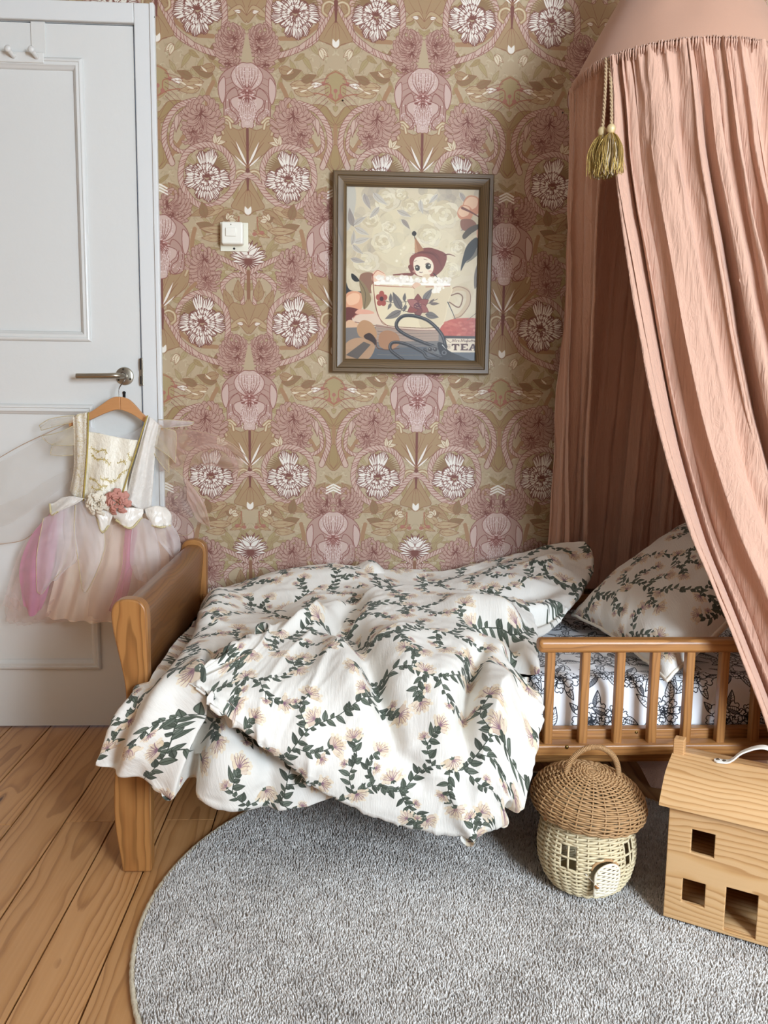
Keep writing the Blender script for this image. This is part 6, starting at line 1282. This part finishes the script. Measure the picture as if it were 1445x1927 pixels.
for nm, rows, sd in (('petal', [[(82, 975, -.10), (105, 965, -.112), (130, 955, -.10)], [(70, 1040, -.11), (98, 1030, -.125), (138, 1000, -.11)], [(69, 1085, -.115), (95, 1085, -.13), (118, 1068, -.12)], [(70, 1114, -.115), (80, 1117, -.12), (92, 1098, -.12)]], 1),
    ('petal', [[(142, 950, -.105), (152, 944, -.115), (166, 955, -.11)], [(140, 1000, -.115), (168, 1000, -.14), (192, 990, -.12)], [(148, 1060, -.12), (178, 1060, -.145), (197, 1030, -.125)], [(155, 1112, -.12), (164, 1112, -.13), (182, 1078, -.125)]], 2),
    ('petal', [[(108, 960, -.095), (126, 952, -.105), (150, 946, -.095)], [(110, 1010, -.105), (130, 1005, -.12), (158, 1000, -.105)], [(106, 1060, -.11), (128, 1058, -.125), (148, 1050, -.11)], [(98, 1090, -.11), (106, 1092, -.115), (122, 1072, -.11)]], 3),
    ('petal', [[(250, 985, -.118), (268, 975, -.122), (286, 982, -.115)], [(246, 1030, -.125), (272, 1030, -.14), (298, 1025, -.12)], [(246, 1060, -.125), (276, 1068, -.142), (302, 1066, -.12)], [(256, 1088, -.125), (276, 1096, -.135), (298, 1094, -.12)]], 4),
    ('petal', [[(284, 985, -.105), (304, 982, -.112), (322, 985, -.10)], [(290, 1005, -.11), (318, 1005, -.12), (336, 1008, -.105)], [(305, 1025, -.11), (325, 1030, -.118), (339, 1032, -.105)], [(321, 1044, -.11), (326, 1048, -.112), (333, 1044, -.105)]], 5)):
    o = cl(nm, rows, s_white, 30, 24, (.006, 1.5, sd), 20 + sd)
    P = sheet(rows, 30, 24); MB().tube(np.vstack([P[:, 0], P[-1, 1:-1], P[::-1, -1]])[::2] + (0, -.0012, 0), .0009, 4).build('hem_thread', m_gcord if sd in (1, 2) else s_white, o)
cl('left_tulle', [[(92, 965, -.05), (100, 960, -.05)], [(45, 1025, -.05), (75, 1015, -.055)], [(20, 1085, -.05), (48, 1085, -.06)], [(4, 1140, -.05), (35, 1150, -.06)]], s_pale, 24, 14, (.004, 1.5, 0), 31)
# bodice
cl('bodice_front', [[(163, 812, -.088), (190, 816, -.094), (222, 823, -.096), (248, 827, -.094), (262, 829, -.088)], [(163, 850, -.094), (190, 852, -.104), (215, 855, -.106), (240, 860, -.103), (252, 862, -.094)], [(160, 900, -.098), (185, 902, -.112), (208, 904, -.115), (228, 905, -.110), (240, 905, -.10)], [(157, 938, -.10), (178, 945, -.115), (205, 955, -.118), (225, 955, -.114), (240, 945, -.10)]], m_broc, 40, 40, (.003, 2.2, .4), 41, None, True, .002, False)
cl('side_panel', [[(137, 784, -.072), (150, 778, -.080), (166, 776, -.080)], [(139, 830, -.070), (150, 832, -.086), (166, 832, -.090)], [(139, 880, -.068), (148, 882, -.090), (163, 882, -.098)], [(131, 925, -.066), (140, 934, -.092), (160, 940, -.102)]], m_lace, 40, 20, (.002, 2, 0), 42, None, False, .002, False)
cl('side_panel', [[(278, 782, -.080), (290, 790, -.082), (303, 803, -.066)], [(262, 840, -.090), (276, 845, -.094), (293, 848, -.064)], [(246, 895, -.10), (266, 900, -.102), (289, 900, -.062)], [(236, 940, -.106), (255, 955, -.112), (284, 965, -.062)]], m_vel, 40, 26, (.0035, 2.4, 1), 43, None, False, .002, False)
cl('back_panel', [[(166, 800, -.05), (200, 818, -.045), (240, 818, -.045), (272, 800, -.05)], [(166, 830, -.045), (200, 835, -.042), (240, 835, -.042), (268, 830, -.045)]], s_white, 8, 20, (.001, 2, 0), 44)
for pts in ([(167, 776, -.084), (166.5, 810, -.092), (165, 850, -.098), (161, 900, -.103), (157.5, 942, -.106)], [(278, 782, -.084), (268, 812, -.092), (256, 850, -.099), (243, 890, -.106), (231, 928, -.112)]):
    MB().tube(cr([at(*p) + (0, -.003, 0) for p in pts], 8), .0036, 8, True, .5).build('gold_trim', m_gold, dress)
# peplum scallops with corded edge
for sd, rows in enumerate(([[(118, 936, -.095), (138, 934, -.108), (158, 938, -.112)], [(102, 946, -.095), (122, 950, -.112), (142, 948, -.116)], [(94, 948, -.09), (98, 968, -.105), (110, 962, -.11)]],
    [[(158, 938, -.118), (180, 950, -.126), (212, 965, -.122)], [(172, 955, -.122), (192, 975, -.134), (212, 972, -.126)], [(184, 975, -.124), (193, 1001, -.132), (206, 988, -.126)]],
    [[(208, 962, -.126), (240, 955, -.130), (270, 958, -.118)], [(212, 972, -.128), (243, 975, -.138), (270, 965, -.120)], [(218, 978, -.128), (246, 994, -.136), (268, 972, -.120)]],
    [[(272, 958, -.105), (292, 952, -.108), (312, 955, -.09)], [(276, 972, -.112), (300, 972, -.118), (322, 968, -.095)], [(286, 988, -.114), (304, 992, -.118), (322, 988, -.098)]])):
    P = sheet(rows, 18, 24); o = cl('peplum', rows, m_satin if sd else m_vel, 18, 24, (.005, 1.5, sd), 50 + sd, None, False, .0025)
    ed = P[-1] if sd != 1 else P[-1]; MB().tube(ed + np.c_[np.zeros(24), -.003 + .001 * np.sin(np.arange(24) * 2.4), .001 * np.cos(np.arange(24) * 2.4)], .0030, 6).build('corded_edge', m_gcord, o)
# sleeves of organza petals
for rows, m_, sd in (([[(140, 782, -.07), (138, 795, -.075)], [(115, 784, -.075), (112, 800, -.09)], [(90, 790, -.07), (92, 806, -.085)], [(74, 800, -.065), (78, 810, -.075)]], s_cream, 1), ([[(141, 800, -.07), (140, 838, -.075)], [(115, 812, -.08), (112, 838, -.095)], [(92, 818, -.075), (96, 836, -.085)], [(77, 820, -.065), (84, 828, -.07)]], s_cream, 2), ([[(140, 815, -.062), (140, 856, -.066)], [(118, 830, -.07), (116, 858, -.075)], [(98, 836, -.065), (95, 856, -.07)]], s_cream, 3),
    ([[(298, 790, -.07), (300, 806, -.075)], [(322, 790, -.075), (325, 804, -.09)], [(345, 792, -.07), (348, 802, -.08)], [(366, 794, -.06), (362, 799, -.065)]], s_white, 4), ([[(296, 800, -.068), (290, 840, -.07)], [(312, 806, -.08), (306, 850, -.09)], [(330, 812, -.075), (322, 862, -.085)], [(332, 830, -.065), (330, 872, -.07)]], s_cream, 5), ([[(292, 815, -.062), (288, 850, -.064)], [(305, 830, -.07), (302, 872, -.076)], [(318, 850, -.066), (318, 890, -.07)]], s_cream, 6)):
    o = cl('sleeve_petal', rows, m_, 22, 16, (.004, 1.2, sd), 60 + sd); P = sheet(rows, 22, 16); MB().tube(np.vstack([P[:, 0], P[-1, 1:-1], P[::-1, -1]])[::2] + (0, -.001, 0), .0008, 4).build('hem_thread', m_gcord, o)
# two fabric roses
m_r1 = plain('cream_rose_fabric', 'eae0cc', .7, 0, .3, None, 0, .05); m_r2 = plain('dusky_pink_rose_fabric', 'c98d7e', .7, 0, .3, None, 0, .10)
rr = np.random.RandomState(7)
for (px, py, R_r, m_) in ((186, 947, .036, m_r1), (222.5, 944, .038, m_r2)):
    c0 = at(px, py, -.130); w = MB()
    for k, r0, r1, y0, y1 in ((7, .35, 1.0, -.22, -.06), (6, .30, .82, -.30, -.30), (5, .24, .62, -.34, -.48), (4, .16, .42, -.36, -.60), (3, .06, .22, -.36, -.66)):
        o_ = rr.rand() * 6.28
        for j in range(k):
            a = o_ + 6.283 * j / k; wd = 4.4 / k; u = np.linspace(0, 1, 10)[:, None]; v = np.linspace(-1, 1, 13)[None]
            rad_ = R_r * (r0 + (r1 - r0) * u ** .9) * (1 - .16 * np.abs(v) ** 3 * u + .05 * v * u + .03 * np.sin(7 * v + j) * u); yy = R_r * (y0 + (y1 - y0) * u + .14 * np.clip(u - .75, 0, 1) * 2.2 - .05 * v * u)
            w.grid(np.stack([c0[0] + rad_ * np.cos(a + .5 * wd * v * (.75 + .35 * u)), c0[1] - .004 + yy, c0[2] + rad_ * np.sin(a + .5 * wd * v * (.75 + .35 * u))], -1))
    o = w.build('rose', m_, dress); q = o.modifiers.new('t', 'SOLIDIFY'); q.thickness = .0009
    o['label'] = 'cream fabric rose' if m_ is m_r1 else 'dusky pink fabric rose'

# ------------------------------------------------------------------ fairy wings behind the dress
wings = empty('fairy_wings', tuple(at(225, 850, -.03)), 'sheer blush gauze fairy wings on wire hanging behind the dress', 'wings')
YW = -.034
for nm, rows, m_, sd in (('upper_wing', [[(296, 812, YW), (296, 850, YW), (300, 888, YW)], [(335, 808, YW), (338, 850, YW - .01), (340, 880, YW)], [(385, 814, YW - .004), (384, 850, YW - .014), (390, 876, YW)], [(430, 832, YW), (425, 856, YW - .008), (430, 884, YW)], [(462, 858, YW), (458, 868, YW), (452, 888, YW)]], s_wing, 1),
    ('lower_wing', [[(292, 862, YW), (292, 920, YW), (298, 990, YW)], [(325, 880, YW), (320, 930, YW - .012), (325, 1002, YW)], [(352, 905, YW), (345, 950, YW - .014), (346, 1008, YW)], [(378, 938, YW), (368, 970, YW - .006), (358, 1004, YW)], [(388, 962, YW), (380, 980, YW), (366, 995, YW)]], s_wing2, 2),
    ('wing_tip', [[(350, 900, YW - .016), (352, 940, YW - .016)], [(372, 928, YW - .018), (362, 960, YW - .018)], [(387, 955, YW - .016), (372, 980, YW - .014)], [(394, 992, YW - .012), (391, 990, YW - .012)]], s_wing, 3),
    ('upper_wing', [[(145, 795, YW), (145, 850, YW), (140, 900, YW)], [(110, 808, YW), (105, 860, YW - .012), (100, 930, YW)], [(70, 830, YW), (65, 890, YW - .014), (60, 960, YW)], [(25, 856, YW), (20, 920, YW - .006), (20, 985, YW)], [(-30, 884, YW), (-30, 935, YW), (-30, 996, YW)], [(-80, 905, YW), (-80, 940, YW), (-80, 985, YW)], [(-112, 930, YW), (-115, 945, YW), (-112, 962, YW)]], s_wing2, 4),
    ('lower_wing', [[(135, 880, YW), (125, 930, YW), (100, 970, YW)], [(95, 900, YW), (85, 950, YW - .012), (62, 1005, YW)], [(50, 930, YW), (42, 980, YW - .01), (34, 1018, YW)], [(-20, 960, YW), (-20, 1000, YW), (-20, 1028, YW)], [(-62, 985, YW), (-65, 1005, YW), (-62, 1018, YW)]], s_wing2, 5)):
    cl(nm, rows, m_, 40, 36, (.004, 2.2, sd), 80 + sd, wings)
m_wirew = plain('tan_wing_wire', 'b79c82', .6)
for pts in ([(140, 790), (95, 812), (40, 838), (-20, 872), (-80, 904), (-116, 940), (-112, 964)], [(105, 965), (62, 1004), (38, 1018), (0, 1024), (-25, 1028), (-66, 1015)], [(298, 811), (335, 808), (385, 814), (430, 831), (464, 860), (472, 882)], [(292, 860), (325, 880), (355, 906), (380, 938), (392, 975), (395, 995)], [(300, 988), (325, 1002), (346, 1008), (358, 1004), (366, 994)]):
    MB().tube(cr([at(*p, YW - .001) for p in pts], 8), .0011, 6).build('wire', m_wirew, wings)
